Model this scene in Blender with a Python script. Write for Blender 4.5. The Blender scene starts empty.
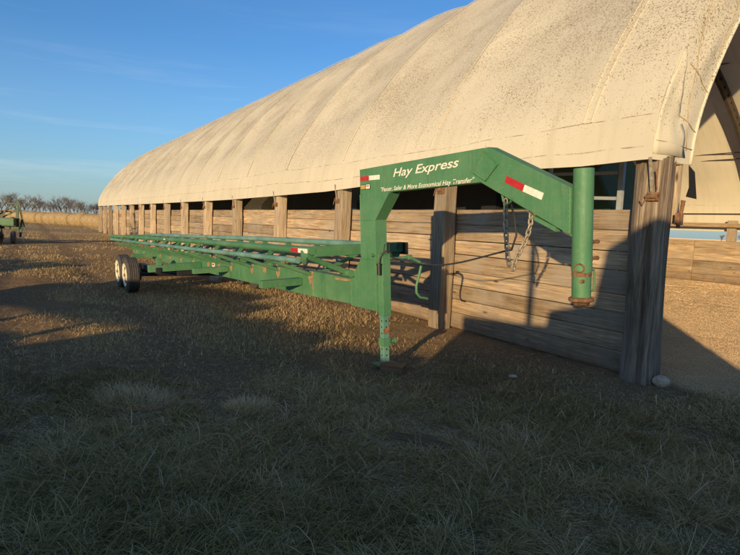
import bpy, math, random
import numpy as np
from mathutils import Vector, Matrix, noise
random.seed(7); rng = np.random.default_rng(7)
R = math.radians
sc = bpy.context.scene
col = sc.collection

# ------------------------------------------------------------------ materials
def new_mat(name):
    m = bpy.data.materials.new(name); m.use_nodes = True
    nt = m.node_tree; b = nt.nodes['Principled BSDF']
    return m, nt, b
def N(nt, t, **kw):
    n = nt.nodes.new(t)
    for k, v in kw.items():
        if k in n.inputs: n.inputs[k].default_value = v
        else: setattr(n, k, v)
    return n
def ramp(nt, fac, stops, interp='LINEAR'):
    r = nt.nodes.new('ShaderNodeValToRGB'); r.color_ramp.interpolation = interp
    els = r.color_ramp.elements
    while len(els) < len(stops): els.new(0.5)
    for e, (p, c) in zip(els, stops):
        e.position = p; e.color = (c if len(c) == 4 else (*c, 1)) if isinstance(c, tuple) else (c, c, c, 1)
    nt.links.new(fac, r.inputs[0]); return r.outputs[0]
def mixc(nt, fac, a, b, mode='MIX'):
    m = nt.nodes.new('ShaderNodeMix'); m.data_type = 'RGBA'; m.blend_type = mode
    for s, v in ((0, fac), (6, a), (7, b)):
        if isinstance(v, (int, float)): m.inputs[s].default_value = v
        elif isinstance(v, tuple): m.inputs[s].default_value = (*v, 1)
        else: nt.links.new(v, m.inputs[s])
    return m.outputs[2]
def coords(nt, scale=(1, 1, 1), kind='Object'):
    tc = nt.nodes.new('ShaderNodeTexCoord'); mp = nt.nodes.new('ShaderNodeMapping')
    mp.inputs['Scale'].default_value = scale
    nt.links.new(tc.outputs[kind], mp.inputs[0]); return mp.outputs[0]
def noisen(nt, vec, scale, detail=6, rough=.6, dist=0.0):
    n = N(nt, 'ShaderNodeTexNoise'); n.inputs['Scale'].default_value = scale
    n.inputs['Detail'].default_value = detail; n.inputs['Roughness'].default_value = rough
    n.inputs['Distortion'].default_value = dist
    nt.links.new(vec, n.inputs['Vector']); return n.outputs['Fac']
def attr(nt, name='tone'):
    a = nt.nodes.new('ShaderNodeAttribute'); a.attribute_name = name; return a.outputs['Fac']
def bump(nt, b, h, strength=.5, dist=.01):
    n = N(nt, 'ShaderNodeBump'); n.inputs['Strength'].default_value = strength
    n.inputs['Distance'].default_value = dist
    nt.links.new(h, n.inputs['Height']); nt.links.new(n.outputs[0], b.inputs['Normal'])
def math_(nt, op, a, b=0.0, c=None):
    m = nt.nodes.new('ShaderNodeMath'); m.operation = op
    for i, v in enumerate((a, b) if c is None else (a, b, c)):
        if isinstance(v, (int, float)): m.inputs[i].default_value = v
        else: nt.links.new(v, m.inputs[i])
    return m.outputs[0]
def plain(name, color, rough=.6, metal=0.0, var=.25, scale=8, bumps=.15):
    m, nt, b = new_mat(name)
    v = coords(nt); n = noisen(nt, v, scale)
    c = ramp(nt, n, [(.25, tuple(x*(1-var) for x in color)), (.75, tuple(min(1, x*(1+var)) for x in color))])
    nt.links.new(c, b.inputs['Base Color']); b.inputs['Roughness'].default_value = rough
    b.inputs['Metallic'].default_value = metal
    if bumps: bump(nt, b, noisen(nt, v, scale*6), bumps, .005)
    return m
def paint(name, color, faded, rust_amt=.60, rough=.45):
    m, nt, b = new_mat(name); v = coords(nt)
    big = noisen(nt, v, 2.2, 5, .6); fine = noisen(nt, v, 26, 6, .7)
    c = mixc(nt, ramp(nt, big, [(.38, 0.0), (.72, 1.0)]), color, faded)
    streak = noisen(nt, coords(nt, (14, 14, 1.2)), 3, 5, .65)
    c = mixc(nt, ramp(nt, streak, [(.5, 0.0), (.75, .45)]), c, tuple(x*.6 for x in color))
    c = mixc(nt, ramp(nt, fine, [(.52, 0.0), (.8, .5)]), c, (.22, .2, .12))
    patch = noisen(nt, v, 5.5, 8, .75)
    c = mixc(nt, ramp(nt, patch, [(rust_amt, 0.0), (rust_amt+.035, .85)]), c, (.16, .07, .03))
    scr = noisen(nt, coords(nt, (30, 4, 30)), 4, 3, .7)
    c = mixc(nt, ramp(nt, scr, [(.66, 0.0), (.70, .5)]), c, tuple(min(1, x*1.7+.03) for x in faded))
    chip = noisen(nt, v, 55, 2, .5)
    c = mixc(nt, math_(nt, 'MULTIPLY', ramp(nt, chip, [(.70, 0.0), (.72, .8)]), ramp(nt, big, [(.45, 0.0), (.6, 1.0)])), c, (.10, .06, .04))
    nt.links.new(c, b.inputs['Base Color'])
    nt.links.new(ramp(nt, fine, [(.3, rough), (.7, rough+.25)]), b.inputs['Roughness'])
    b.inputs['Specular IOR Level'].default_value = .35
    bump(nt, b, fine, .12, .004)
    return m
def wood(name, dark, light, axis, knots=True, rough=.85, cont=.5, grey=(.16, .15, .15), greyamt=.4):
    """grain runs along the given object axis"""
    m, nt, b = new_mat(name)
    s = [22, 22, 22]; s['xyz'.index(axis)] = 1.1
    t = attr(nt)
    tc = nt.nodes.new('ShaderNodeTexCoord')
    off = nt.nodes.new('ShaderNodeCombineXYZ')
    tt = math_(nt, 'MULTIPLY', t, 37.0)
    for i in range(3): nt.links.new(tt, off.inputs[i])
    va = nt.nodes.new('ShaderNodeVectorMath'); va.operation = 'ADD'
    nt.links.new(tc.outputs['Object'], va.inputs[0]); nt.links.new(off.outputs[0], va.inputs[1])
    mp = nt.nodes.new('ShaderNodeMapping'); mp.inputs['Scale'].default_value = s
    nt.links.new(va.outputs[0], mp.inputs[0])
    g = noisen(nt, mp.outputs[0], 1.0, 8, .68, .6)
    s2 = [70, 70, 70]; s2['xyz'.index(axis)] = 2.2
    mp2 = nt.nodes.new('ShaderNodeMapping'); mp2.inputs['Scale'].default_value = s2
    nt.links.new(va.outputs[0], mp2.inputs[0])
    g2 = noisen(nt, mp2.outputs[0], 1.0, 6, .7)
    c = ramp(nt, g, [(.30, dark), (.5, tuple((x+y)/2 for x, y in zip(dark, light))), (.68, light)])
    c = mixc(nt, ramp(nt, g2, [(.42, 0.0), (.62, .55)]), c, tuple(x*.45 for x in dark))
    # tone per plank and grey weathering
    c = mixc(nt, 1.0, c, ramp(nt, t, [(0, .55), (.5, .95), (1, 1.2)]), 'MULTIPLY')
    w = noisen(nt, va.outputs[0], 1.6, 5, .6)
    c = mixc(nt, ramp(nt, w, [(.45, 0.0), (.68, greyamt)]), c, grey)
    if axis == 'y':      # mud splashed up from the yard
        sz = N(nt, 'ShaderNodeSeparateXYZ'); nt.links.new(tc.outputs['Object'], sz.inputs[0])
        mz = math_(nt, 'ADD', sz.outputs[2], math_(nt, 'MULTIPLY', noisen(nt, tc.outputs['Object'], 5, 5, .7), -.5))
        c = mixc(nt, ramp(nt, math_(nt, 'ADD', mz, .3), [(.0, .8), (.35, .35), (.6, 0.0)]), c, (.13, .09, .06))
    if knots:
        sk = [5, 5, 5]; sk['xyz'.index(axis)] = 1.6
        mk = nt.nodes.new('ShaderNodeMapping'); mk.inputs['Scale'].default_value = sk
        nt.links.new(va.outputs[0], mk.inputs[0])
        vo = N(nt, 'ShaderNodeTexVoronoi'); vo.inputs['Scale'].default_value = 1
        nt.links.new(mk.outputs[0], vo.inputs['Vector'])
        c = mixc(nt, ramp(nt, vo.outputs['Distance'], [(.045, .85), (.12, 0.0)]), c, (.07, .035, .015))
    nt.links.new(c, b.inputs['Base Color']); b.inputs['Roughness'].default_value = rough
    b.inputs['Specular IOR Level'].default_value = .2
    h = math_(nt, 'ADD', g, math_(nt, 'MULTIPLY', g2, .8))
    bump(nt, b, h, cont, .012)
    return m

M = {}
M['green'] = paint('green_paint', (.05, .165, .072), (.11, .235, .115), .72)
M['green_clean'] = paint('green_paint_neck', (.062, .185, .085), (.10, .23, .115), .82)
M['teal'] = paint('faded_teal_paint', (.08, .20, .15), (.20, .34, .29), .66)
M['rust'] = plain('rust', (.19, .095, .045), .9, var=.65, scale=30, bumps=.6)
M['rustsoft'] = plain('worn_rusty_steel', (.30, .19, .10), .8, var=.5, scale=22, bumps=.4)
M['steel'] = plain('galvanised_chain', (.34, .29, .22), .6, .3, var=.5, scale=30)
M['black'] = plain('black_plastic', (.015, .015, .016), .5, var=.2)
M['rubber'] = plain('tyre_rubber', (.055, .050, .044), .85, var=.4, scale=14, bumps=.3)
M['rim'] = plain('cream_rim', (.64, .58, .42), .6, var=.3, scale=16)
M['white'] = plain('white_vinyl', (.70, .68, .58), .55, var=.16, scale=30, bumps=0)
M['red'] = plain('red_reflector', (.42, .022, .025), .4, var=.25, scale=30, bumps=0)
M['gold'] = plain('gold_sticker', (.45, .30, .05), .5, var=.3, scale=60, bumps=0)
M['plank'] = wood('plank_wood', (.27, .175, .095), (.70, .53, .345), 'y', greyamt=.8, grey=(.34, .285, .22), cont=.9)
M['post'] = wood('post_wood', (.32, .23, .15), (.70, .56, .39), 'z', greyamt=.45, grey=(.30, .27, .22))
M['log'] = wood('old_log', (.07, .048, .03), (.48, .37, .26), 'z', knots=False, greyamt=.45, grey=(.27, .225, .185), cont=1.0)
M['block'] = wood('wood_block', (.16, .08, .035), (.34, .2, .1), 'x', greyamt=.1)
M['truss'] = plain('brown_steel', (.05, .036, .026), .7, var=.3)
M['cable'] = plain('dark_cable', (.03, .028, .026), .6, var=.2)
M['tarp_dark'] = plain('dark_tarp', (.010, .011, .013), .7, var=.5, scale=2)  # near black, so the slot under the cover stays dark; also torn fabric
M['tarp_blue'] = plain('blue_tarp', (.018, .035, .06), .5, var=.4, scale=3)
M['grey_steel'] = plain('grey_frame', (.30, .32, .33), .5, var=.2)
M['green_machine'] = plain('machine_green', (.016, .10, .03), .4, var=.3, scale=3)
M['dkgreen'] = plain('machine_dark_green', (.02, .055, .015), .5, var=.3, scale=3)
M['rock'] = plain('pale_rock', (.46, .36, .26), .9, var=.3, scale=20, bumps=.6)
M['glass'] = plain('dark_glass', (.02, .03, .035), .1, var=.1, bumps=0)

BACK = 1.0
def fabric(name, seams=True):
    m, nt, b = new_mat(name)
    v = coords(nt)
    big = noisen(nt, v, .55, 4, .6)
    c = ramp(nt, big, [(.3, (.61, .555, .425)), (.7, (.70, .64, .50))])
    sp = N(nt, 'ShaderNodeSeparateXYZ'); nt.links.new(v, sp.inputs[0])
    # dirt specks: mould dots, thick higher up, few on the skirt
    d1 = noisen(nt, v, 42, 4, .62); d2 = noisen(nt, v, 90, 3, .6)
    msk = noisen(nt, v, .8, 4, .6)
    hgt = ramp(nt, math_(nt, 'MULTIPLY', sp.outputs[2], .1), [(.24, 0.15), (.30, .7), (.40, 1.0), (.8, .95)])
    dens = math_(nt, 'MULTIPLY', ramp(nt, msk, [(.30, .55), (.6, 1.0)]), hgt)
    thr = math_(nt, 'SUBTRACT', .72, math_(nt, 'MULTIPLY', dens, .195))
    dd = math_(nt, 'MAXIMUM', d1, math_(nt, 'ADD', d2, -.03))
    geo = nt.nodes.new('ShaderNodeNewGeometry')
    thr = math_(nt, 'ADD', thr, math_(nt, 'MULTIPLY', geo.outputs['Backfacing'], BACK))
    spk = math_(nt, 'MULTIPLY', math_(nt, 'SUBTRACT', dd, thr), 22.0)
    cl = N(nt, 'ShaderNodeClamp'); nt.links.new(spk, cl.inputs[0])
    c = mixc(nt, math_(nt, 'MULTIPLY', cl.outputs[0], .78), c, (.15, .10, .055))
    # dirty seam lines running along the skirt
    wob = math_(nt, 'MULTIPLY', math_(nt, 'SUBTRACT', noisen(nt, v, .5, 2), .5), .16)
    for zz, wd in (((2.53, .007), (2.86, .006)) if seams else ()):
        dz = math_(nt, 'ABSOLUTE', math_(nt, 'ADD', math_(nt, 'SUBTRACT', sp.outputs[2], zz), wob))
        line = math_(nt, 'LESS_THAN', dz, wd)
        brk = ramp(nt, noisen(nt, v, 5, 3), [(.42, 0.0), (.6, .7)])
        c = mixc(nt, math_(nt, 'MULTIPLY', line, brk), c, (.2, .15, .09))
    # run-off streaks down the slope
    st = noisen(nt, coords(nt, (.6, 5, .6)), 1.2, 4, .6)
    c = mixc(nt, ramp(nt, st, [(.5, 0.0), (.75, .28)]), c, (.42, .34, .22))
    nt.links.new(c, b.inputs['Base Color']); b.inputs['Roughness'].default_value = .75
    b.inputs['Specular IOR Level'].default_value = .15
    bump(nt, b, math_(nt, 'ADD', noisen(nt, v, 2.2, 4, .5), math_(nt, 'MULTIPLY', noisen(nt, v, 90, 2), .04)), .22, .02)
    tr = N(nt, 'ShaderNodeBsdfTranslucent'); nt.links.new(c, tr.inputs['Color'])
    mx = N(nt, 'ShaderNodeMixShader'); mx.inputs[0].default_value = .12
    out = nt.nodes['Material Output']
    nt.links.new(b.outputs[0], mx.inputs[1]); nt.links.new(tr.outputs[0], mx.inputs[2])
    nt.links.new(mx.outputs[0], out.inputs[0])
    return m
M['crumb'] = plain('sandy_crumb', (.76, .54, .31), .95, var=.15, scale=3, bumps=0)
M['hem'] = plain('stitched_hem', (.40, .31, .20), .8, var=.4, scale=10)
M['fabric'] = fabric('cover_fabric'); M['fabric2'] = fabric('end_fabric', False)

def bale_mat():
    m, nt, b = new_mat('hay')
    v = coords(nt, (1, 1, 1)); n = noisen(nt, v, 3, 8, .75); f = noisen(nt, coords(nt, (6, 30, 6)), 2, 6, .7)
    c = ramp(nt, n, [(.3, (.18, .125, .06)), (.55, (.40, .29, .15)), (.75, (.56, .44, .25))])
    c = mixc(nt, ramp(nt, f, [(.4, 0.0), (.7, .6)]), c, (.28, .18, .07))
    nt.links.new(c, b.inputs['Base Color']); b.inputs['Roughness'].default_value = .95
    bump(nt, b, f, .8, .05); return m
M['hay'] = bale_mat()
def bark():
    return plain('bark', (.16, .135, .12), .95, var=.3, scale=1)
M['bark'] = bark()
def grass_mat():
    m, nt, b = new_mat('grass_blades')
    t = attr(nt)
    c = ramp(nt, t, [(0.0, (.12, .095, .03)), (.3, (.40, .28, .085)), (.55, (.50, .36, .15)), (.8, (.64, .46, .23)), (1.0, (.78, .57, .33))])
    nt.links.new(c, b.inputs['Base Color']); b.inputs['Roughness'].default_value = .8
    b.inputs['Specular IOR Level'].default_value = .2
    tr = N(nt, 'ShaderNodeBsdfTranslucent'); nt.links.new(c, tr.inputs['Color'])
    mx = N(nt, 'ShaderNodeMixShader'); mx.inputs[0].default_value = .25
    nt.links.new(b.outputs[0], mx.inputs[1]); nt.links.new(tr.outputs[0], mx.inputs[2])
    nt.links.new(mx.outputs[0], nt.nodes['Material Output'].inputs[0])
    return m
M['grass'] = grass_mat()
# building frame numbers are needed by the ground material too
P1 = Vector((3.103, 6.162, 0)); BU = Vector((-.530, .848, 0)); BV = Vector((.848, .530, 0)); BANG = math.atan2(.53, .848)
def ground_mat():
    m, nt, b = new_mat('ground_soil')
    v = coords(nt)
    n1 = noisen(nt, v, .35, 6, .62); n2 = noisen(nt, v, 2.6, 8, .7); n3 = noisen(nt, v, 24, 8, .75)
    c = ramp(nt, n1, [(.32, (.20, .115, .06)), (.5, (.31, .19, .095)), (.66, (.48, .32, .16))])
    c = mixc(nt, ramp(nt, n2, [(.38, .0), (.62, .7)]), c, (.30, .20, .10))
    c = mixc(nt, ramp(nt, n2, [(.28, .5), (.42, 0.0)]), c, (.12, .07, .042))
    c = mixc(nt, ramp(nt, noisen(nt, v, .9, 5, .6), [(.55, 0.0), (.68, .45)]), c, (.26, .22, .08))
    # straw litter
    c = mixc(nt, ramp(nt, n3, [(.56, 0.0), (.66, .75)]), c, (.58, .43, .24))
    c = mixc(nt, ramp(nt, n3, [(.34, .6), (.46, 0.0)]), c, (.07, .045, .028))
    # far field: pale dry stubble in streaks
    sp = N(nt, 'ShaderNodeSeparateXYZ'); nt.links.new(v, sp.inputs[0])
    far = ramp(nt, math_(nt, 'MULTIPLY', sp.outputs[1], .01), [(.16, 0.0), (.42, 1.0)])
    st = noisen(nt, coords(nt, (.06, .6, 1)), 1.0, 6, .6)
    fc = ramp(nt, st, [(.35, (.30, .21, .11)), (.55, (.46, .34, .18)), (.7, (.58, .44, .25))])
    fc = mixc(nt, ramp(nt, n3, [(.4, .5), (.55, 0.0)]), fc, (.12, .08, .04))
    c = mixc(nt, far, c, fc)
    # packed sandy soil of the barn floor, inside the building only: (p-P1).v and (p-P1).u
    def dot(vec):
        d = nt.nodes.new('ShaderNodeVectorMath'); d.operation = 'DOT_PRODUCT'
        s = nt.nodes.new('ShaderNodeVectorMath'); s.operation = 'SUBTRACT'
        nt.links.new(v, s.inputs[0]); s.inputs[1].default_value = P1
        nt.links.new(s.outputs[0], d.inputs[0]); d.inputs[1].default_value = vec
        return d.outputs['Value']
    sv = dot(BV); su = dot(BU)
    wob = math_(nt, 'MULTIPLY', math_(nt, 'SUBTRACT', n2, .5), 1.2)
    trk = None
    for off_, wd_ in ((4.35, .42), (6.25, .38)):
        dd_ = math_(nt, 'ABSOLUTE', math_(nt, 'ADD', math_(nt, 'ADD', sv, math_(nt, 'MULTIPLY', math_(nt, 'SUBTRACT', n2, .5), .8)), off_))
        q_ = ramp(nt, dd_, [(wd_*.4, .75), (wd_*1.2, 0.0)]); trk = q_ if trk is None else math_(nt, 'MAXIMUM', trk, q_)
    c = mixc(nt, trk, c, mixc(nt, ramp(nt, n3, [(.4, 0.0), (.6, 1.0)]), (.17, .105, .06), (.36, .25, .15)))
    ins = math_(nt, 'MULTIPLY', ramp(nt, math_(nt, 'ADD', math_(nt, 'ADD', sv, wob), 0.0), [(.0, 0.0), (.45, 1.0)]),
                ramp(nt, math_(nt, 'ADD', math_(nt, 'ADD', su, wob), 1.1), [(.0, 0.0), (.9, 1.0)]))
    sandc = ramp(nt, n3, [(.3, (.60, .43, .24)), (.5, (.72, .53, .31)), (.7, (.80, .61, .38))])
    sandc = mixc(nt, ramp(nt, n1, [(.4, 0.0), (.65, .4)]), sandc, (.28, .19, .10))
    c = mixc(nt, ins, c, sandc)
    nt.links.new(c, b.inputs['Base Color']); b.inputs['Roughness'].default_value = .97
    b.inputs['Specular IOR Level'].default_value = .1
    b.inputs['Diffuse Roughness'].default_value = 1.0
    n4 = noisen(nt, v, 9, 6, .7)
    h = math_(nt, 'ADD', math_(nt, 'ADD', math_(nt, 'MULTIPLY', n3, .30), n4), n2)
    bump(nt, b, h, 1.0, .11)
    return m
M['ground'] = ground_mat()

# ------------------------------------------------------------------ mesh builder
class MB:
    def __init__(s): s.v = []; s.f = []; s.t = []
    def add(s, vs, fs, tone=.5):
        o = len(s.v); s.v += [tuple(x) for x in vs]; s.f += [tuple(i+o for i in f) for f in fs]
        s.t += [tone]*len(vs); return s
    def box(s, c, size, rot=None, tone=.5):
        h = [x/2 for x in size]; vs = []
        for dx in (-1, 1):
            for dy in (-1, 1):
                for dz in (-1, 1):
                    p = Vector((dx*h[0], dy*h[1], dz*h[2]))
                    if rot is not None: p = rot @ p
                    vs.append(p + Vector(c))
        return s.add(vs, [(0,1,3,2),(4,6,7,5),(0,4,5,1),(2,3,7,6),(0,2,6,4),(1,5,7,3)], tone)
    def bar(s, p0, p1, w, h, upv=(0,0,1), tone=.5):
        p0 = Vector(p0); p1 = Vector(p1); d = p1-p0; L = d.length; d.normalize()
        x = d.cross(Vector(upv))
        if x.length < 1e-4: x = d.cross(Vector((1,0,0)))
        x.normalize(); z = x.cross(d)
        return s.box((p0+p1)/2, (w, L, h), Matrix((x, d, z)).transposed(), tone)
    def tube(s, pts, r, n=10, cap=True, tone=.5):
        pts = [Vector(p) for p in pts]; rs = r if isinstance(r, (list, tuple)) else [r]*len(pts)
        rings = []; d0 = (pts[1]-pts[0]).normalized()
        x = d0.cross(Vector((0,0,1)));
        if x.length < 1e-3: x = d0.cross(Vector((1,0,0)))
        x.normalize(); vs = []
        for i, p in enumerate(pts):
            d = (pts[min(i+1,len(pts)-1)]-pts[max(i-1,0)]).normalized()
            x = (x - d*x.dot(d)).normalized(); y = d.cross(x)
            for k in range(n):
                a = 2*math.pi*k/n; vs.append(p+(x*math.cos(a)+y*math.sin(a))*rs[i])
        fs = [(i*n+k, i*n+(k+1)%n, (i+1)*n+(k+1)%n, (i+1)*n+k) for i in range(len(pts)-1) for k in range(n)]
        if cap: fs += [tuple(range(n-1,-1,-1)), tuple((len(pts)-1)*n+k for k in range(n))]
        return s.add(vs, fs, tone)
    def lathe(s, c, axis, prof, n=32, tone=.5):
        """prof: (radius, offset along axis)"""
        c = Vector(c); a = Vector(axis).normalized(); x = a.orthogonal().normalized(); y = a.cross(x); vs = []
        for r, o in prof:
            for k in range(n):
                t = 2*math.pi*k/n; vs.append(c+a*o+(x*math.cos(t)+y*math.sin(t))*r)
        fs = [(i*n+k, (i+1)*n+k, (i+1)*n+(k+1)%n, i*n+(k+1)%n) for i in range(len(prof)-1) for k in range(n)]
        fs += [tuple(range(n)), tuple((len(prof)-1)*n+k for k in range(n-1,-1,-1))]
        return s.add(vs, fs, tone)
    def prism(s, poly, ax, lo, hi, tone=.5):
        """poly of (y,z) extruded along x when ax='x'; (x,z) along y; (x,y) along z"""
        def mk(p, w): return {'x': (w, p[0], p[1]), 'y': (p[0], w, p[1]), 'z': (p[0], p[1], w)}[ax]
        n = len(poly); vs = [mk(p, lo) for p in poly]+[mk(p, hi) for p in poly]
        fs = [tuple(range(n-1,-1,-1)), tuple(range(n, 2*n))]+[(i, (i+1)%n, n+(i+1)%n, n+i) for i in range(n)]
        return s.add(vs, fs, tone)
    def link(s, c, d, side, L=.05, w=.034, r=.0065):
        """one stadium shaped chain link"""
        c = Vector(c); d = Vector(d).normalized(); q = Vector(side); q = (q-d*q.dot(d)).normalized(); nrm = d.cross(q); m = 10; k = 6; vs = []
        for i in range(m):
            a = 2*math.pi*i/m; cx = math.cos(a); sx = math.sin(a)
            p = c+d*(cx*w*.5+(L/2-w/2)*(1 if cx > 0 else -1))+q*(sx*w*.5); o = (d*cx+q*sx)
            for j in range(k):
                b = 2*math.pi*j/k; vs.append(p+o*(r*math.cos(b))+nrm*(r*math.sin(b)))
        fs = [(i*k+j, ((i+1)%m)*k+j, ((i+1)%m)*k+(j+1)%k, i*k+(j+1)%k) for i in range(m) for j in range(k)]
        return s.add(vs, fs)
    def build(s, name, mat, parent=None, smooth=False, bevel=0, seg=2):
        me = bpy.data.meshes.new(name); me.from_pydata(s.v, [], s.f); me.update()
        a = me.attributes.new('tone', 'FLOAT', 'POINT'); a.data.foreach_set('value', s.t)
        import bmesh
        bm = bmesh.new(); bm.from_mesh(me); bmesh.ops.recalc_face_normals(bm, faces=bm.faces); bm.to_mesh(me); bm.free()
        me.materials.append(mat)
        if smooth:
            me.polygons.foreach_set('use_smooth', [True]*len(me.polygons))
            if smooth != 'all': me.set_sharp_from_angle(angle=R(40))
        o = bpy.data.objects.new(name, me); col.objects.link(o)
        if parent: o.parent = parent
        if bevel:
            b = o.modifiers.new('bevel', 'BEVEL'); b.width = bevel; b.segments = seg; b.limit_method = 'ANGLE'
        return o
def empty(name, loc=(0,0,0), rz=0):
    o = bpy.data.objects.new(name, None); o.location = loc; o.rotation_euler = (0,0,rz); o.empty_display_size = .2
    col.objects.link(o); return o
def tag(o, label, cat, group=None):
    o['label'] = label; o['category'] = cat
    if group: o['group'] = group
    return o
def struct(o): o['kind'] = 'structure'; return o

# ------------------------------------------------------------------ camera
cam = bpy.data.objects.new('camera', bpy.data.cameras.new('camera')); col.objects.link(cam); sc.camera = cam
cam.data.sensor_width = 36; cam.data.lens = 555/740*36; cam.data.clip_start = .05; cam.data.clip_end = 3000
p = math.atan(52.8/555); r = R(2.4)
cp, sp_ = math.cos(p), math.sin(p); cr, sr = math.cos(r), math.sin(r)
F = Vector((0, cp, -sp_)); X0 = Vector((1,0,0)); U0 = Vector((0, sp_, cp))
X = X0*cr+U0*sr; U = U0*cr-X0*sr
EYE = Vector((0, 0, 1.6))
cam.matrix_world = Matrix((( X.x, U.x, -F.x, 0), (X.y, U.y, -F.y, 0), (X.z, U.z, -F.z, 1.6), (0,0,0,1)))
def ray(x, y): return F+X*((x-370)/555)+U*((277.5-y)/555)
def gnd(x, y, z=0.0):
    d = ray(x, y); return EYE+d*((z-1.6)/d.z)

# ------------------------------------------------------------------ light
SUN = Vector((.34499, .92968, -.12913)).normalized()      # direction the light travels
el = math.asin(-SUN.z); S = -SUN
sun = bpy.data.objects.new('sun', bpy.data.lights.new('sun', 'SUN')); col.objects.link(sun)
sun.data.energy = 3.9; sun.data.angle = R(.5); sun.data.color = (1.0, .74, .41)
sun.rotation_euler = S.to_track_quat('Z', 'Y').to_euler()
w = bpy.data.worlds.new('World'); sc.world = w; w.use_nodes = True
nt = w.node_tree; bg = nt.nodes['Background']
sky = nt.nodes.new('ShaderNodeTexSky'); sky.sky_type = 'NISHITA'; sky.sun_disc = False
sky.sun_elevation = el; sky.sun_rotation = math.atan2(S.x, S.y); sky.air_density = .95; sky.dust_density = .7; sky.ozone_density = 4.6
tc = nt.nodes.new('ShaderNodeTexCoord'); mp = nt.nodes.new('ShaderNodeMapping'); mp.inputs['Scale'].default_value = (1.5, 2.2, 22)
mp.inputs['Rotation'].default_value = (R(4), R(9), R(20))
nt.links.new(tc.outputs['Generated'], mp.inputs[0])
nz = nt.nodes.new('ShaderNodeTexNoise'); nz.inputs['Scale'].default_value = 1.3; nz.inputs['Detail'].default_value = 8; nz.inputs['Roughness'].default_value = .6
nt.links.new(mp.outputs[0], nz.inputs['Vector'])
cl = ramp(nt, nz.outputs['Fac'], [(.54, 0.0), (.8, .28)])
sx = nt.nodes.new('ShaderNodeSeparateXYZ'); nt.links.new(tc.outputs['Generated'], sx.inputs[0])
low = ramp(nt, sx.outputs[2], [(0.0, 1.0), (.05, 1.0), (.27, .35), (.4, 0.0)])
cf = nt.nodes.new('ShaderNodeMath'); cf.operation = 'MULTIPLY'; nt.links.new(cl, cf.inputs[0]); nt.links.new(low, cf.inputs[1])
hz0 = ramp(nt, sx.outputs[2], [(-.02, .42), (.0, .40), (.10, .22), (.28, 0.0)])
SKYC = mixc(nt, hz0, sky.outputs[0], (2.1, 2.9, 3.4))
SKYC = mixc(nt, cf.outputs[0], SKYC, (4.4, 4.4, 4.4))
nt.links.new(SKYC, bg.inputs['Color']); bg.inputs['Strength'].default_value = .145
sc.view_settings.view_transform = 'Standard'; sc.view_settings.look = 'None'; sc.view_settings.gamma = 1; sc.view_settings.use_curve_mapping = False
sc.view_settings.exposure = 0.6

# ------------------------------------------------------------------ ground
def axis(lo, hi, step, far, g=1.12):
    a = list(np.arange(lo, hi+1e-6, step)); s = step; x = a[0]; left = []
    while x > -far: s *= g; x -= s; left.append(x)
    s = step; x = a[-1]; right = []
    while x < far: s *= g; x += s; right.append(x)
    return left[::-1]+a+right
xs = axis(-9, 6.5, .07, 1600); ys = axis(1.0, 15, .07, 1600)
def rut(s, a):
    w_ = noise.noise(Vector((a*.25, 3, 1)))*.35
    return max(math.exp(-((s+4.35+w_)/.33)**2), math.exp(-((s+6.25+w_)/.30)**2))
def gh(x, y):
    """ground height"""
    q = (Vector((x, y, 0))-P1); s = q.dot(BV); a = q.dot(BU)
    inside = 1 if (s > -.1 and a > -1.0) else 0
    k = .25 if inside else min(1, max(.3, -s/1.5 if a > -1 else 1))
    n = noise.noise(Vector((x*.35, y*.35, 0)))*.030+noise.noise(Vector((x*1.7, y*1.7, 3)))*.018+noise.noise(Vector((x*6, y*6, 7)))*.011
    d = math.hypot(x, y)
    if d > 25: n += noise.noise(Vector((x*.06, y*.06, 5)))*min(.35, (d-25)*.006)*(0 if inside else 1)
    if not inside: n -= .035*rut(s, a)
    return n*k - .02
nx, ny = len(xs), len(ys)
gv = [(x, y, gh(x, y)) for y in ys for x in xs]
gf = [(j*nx+i, j*nx+i+1, (j+1)*nx+i+1, (j+1)*nx+i) for j in range(ny-1) for i in range(nx-1)]
me = bpy.data.meshes.new('ground'); me.from_pydata(gv, [], gf); me.materials.append(M['ground'])
me.polygons.foreach_set('use_smooth', [True]*len(gf))
g = bpy.data.objects.new('ground', me); col.objects.link(g); struct(g)

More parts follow.
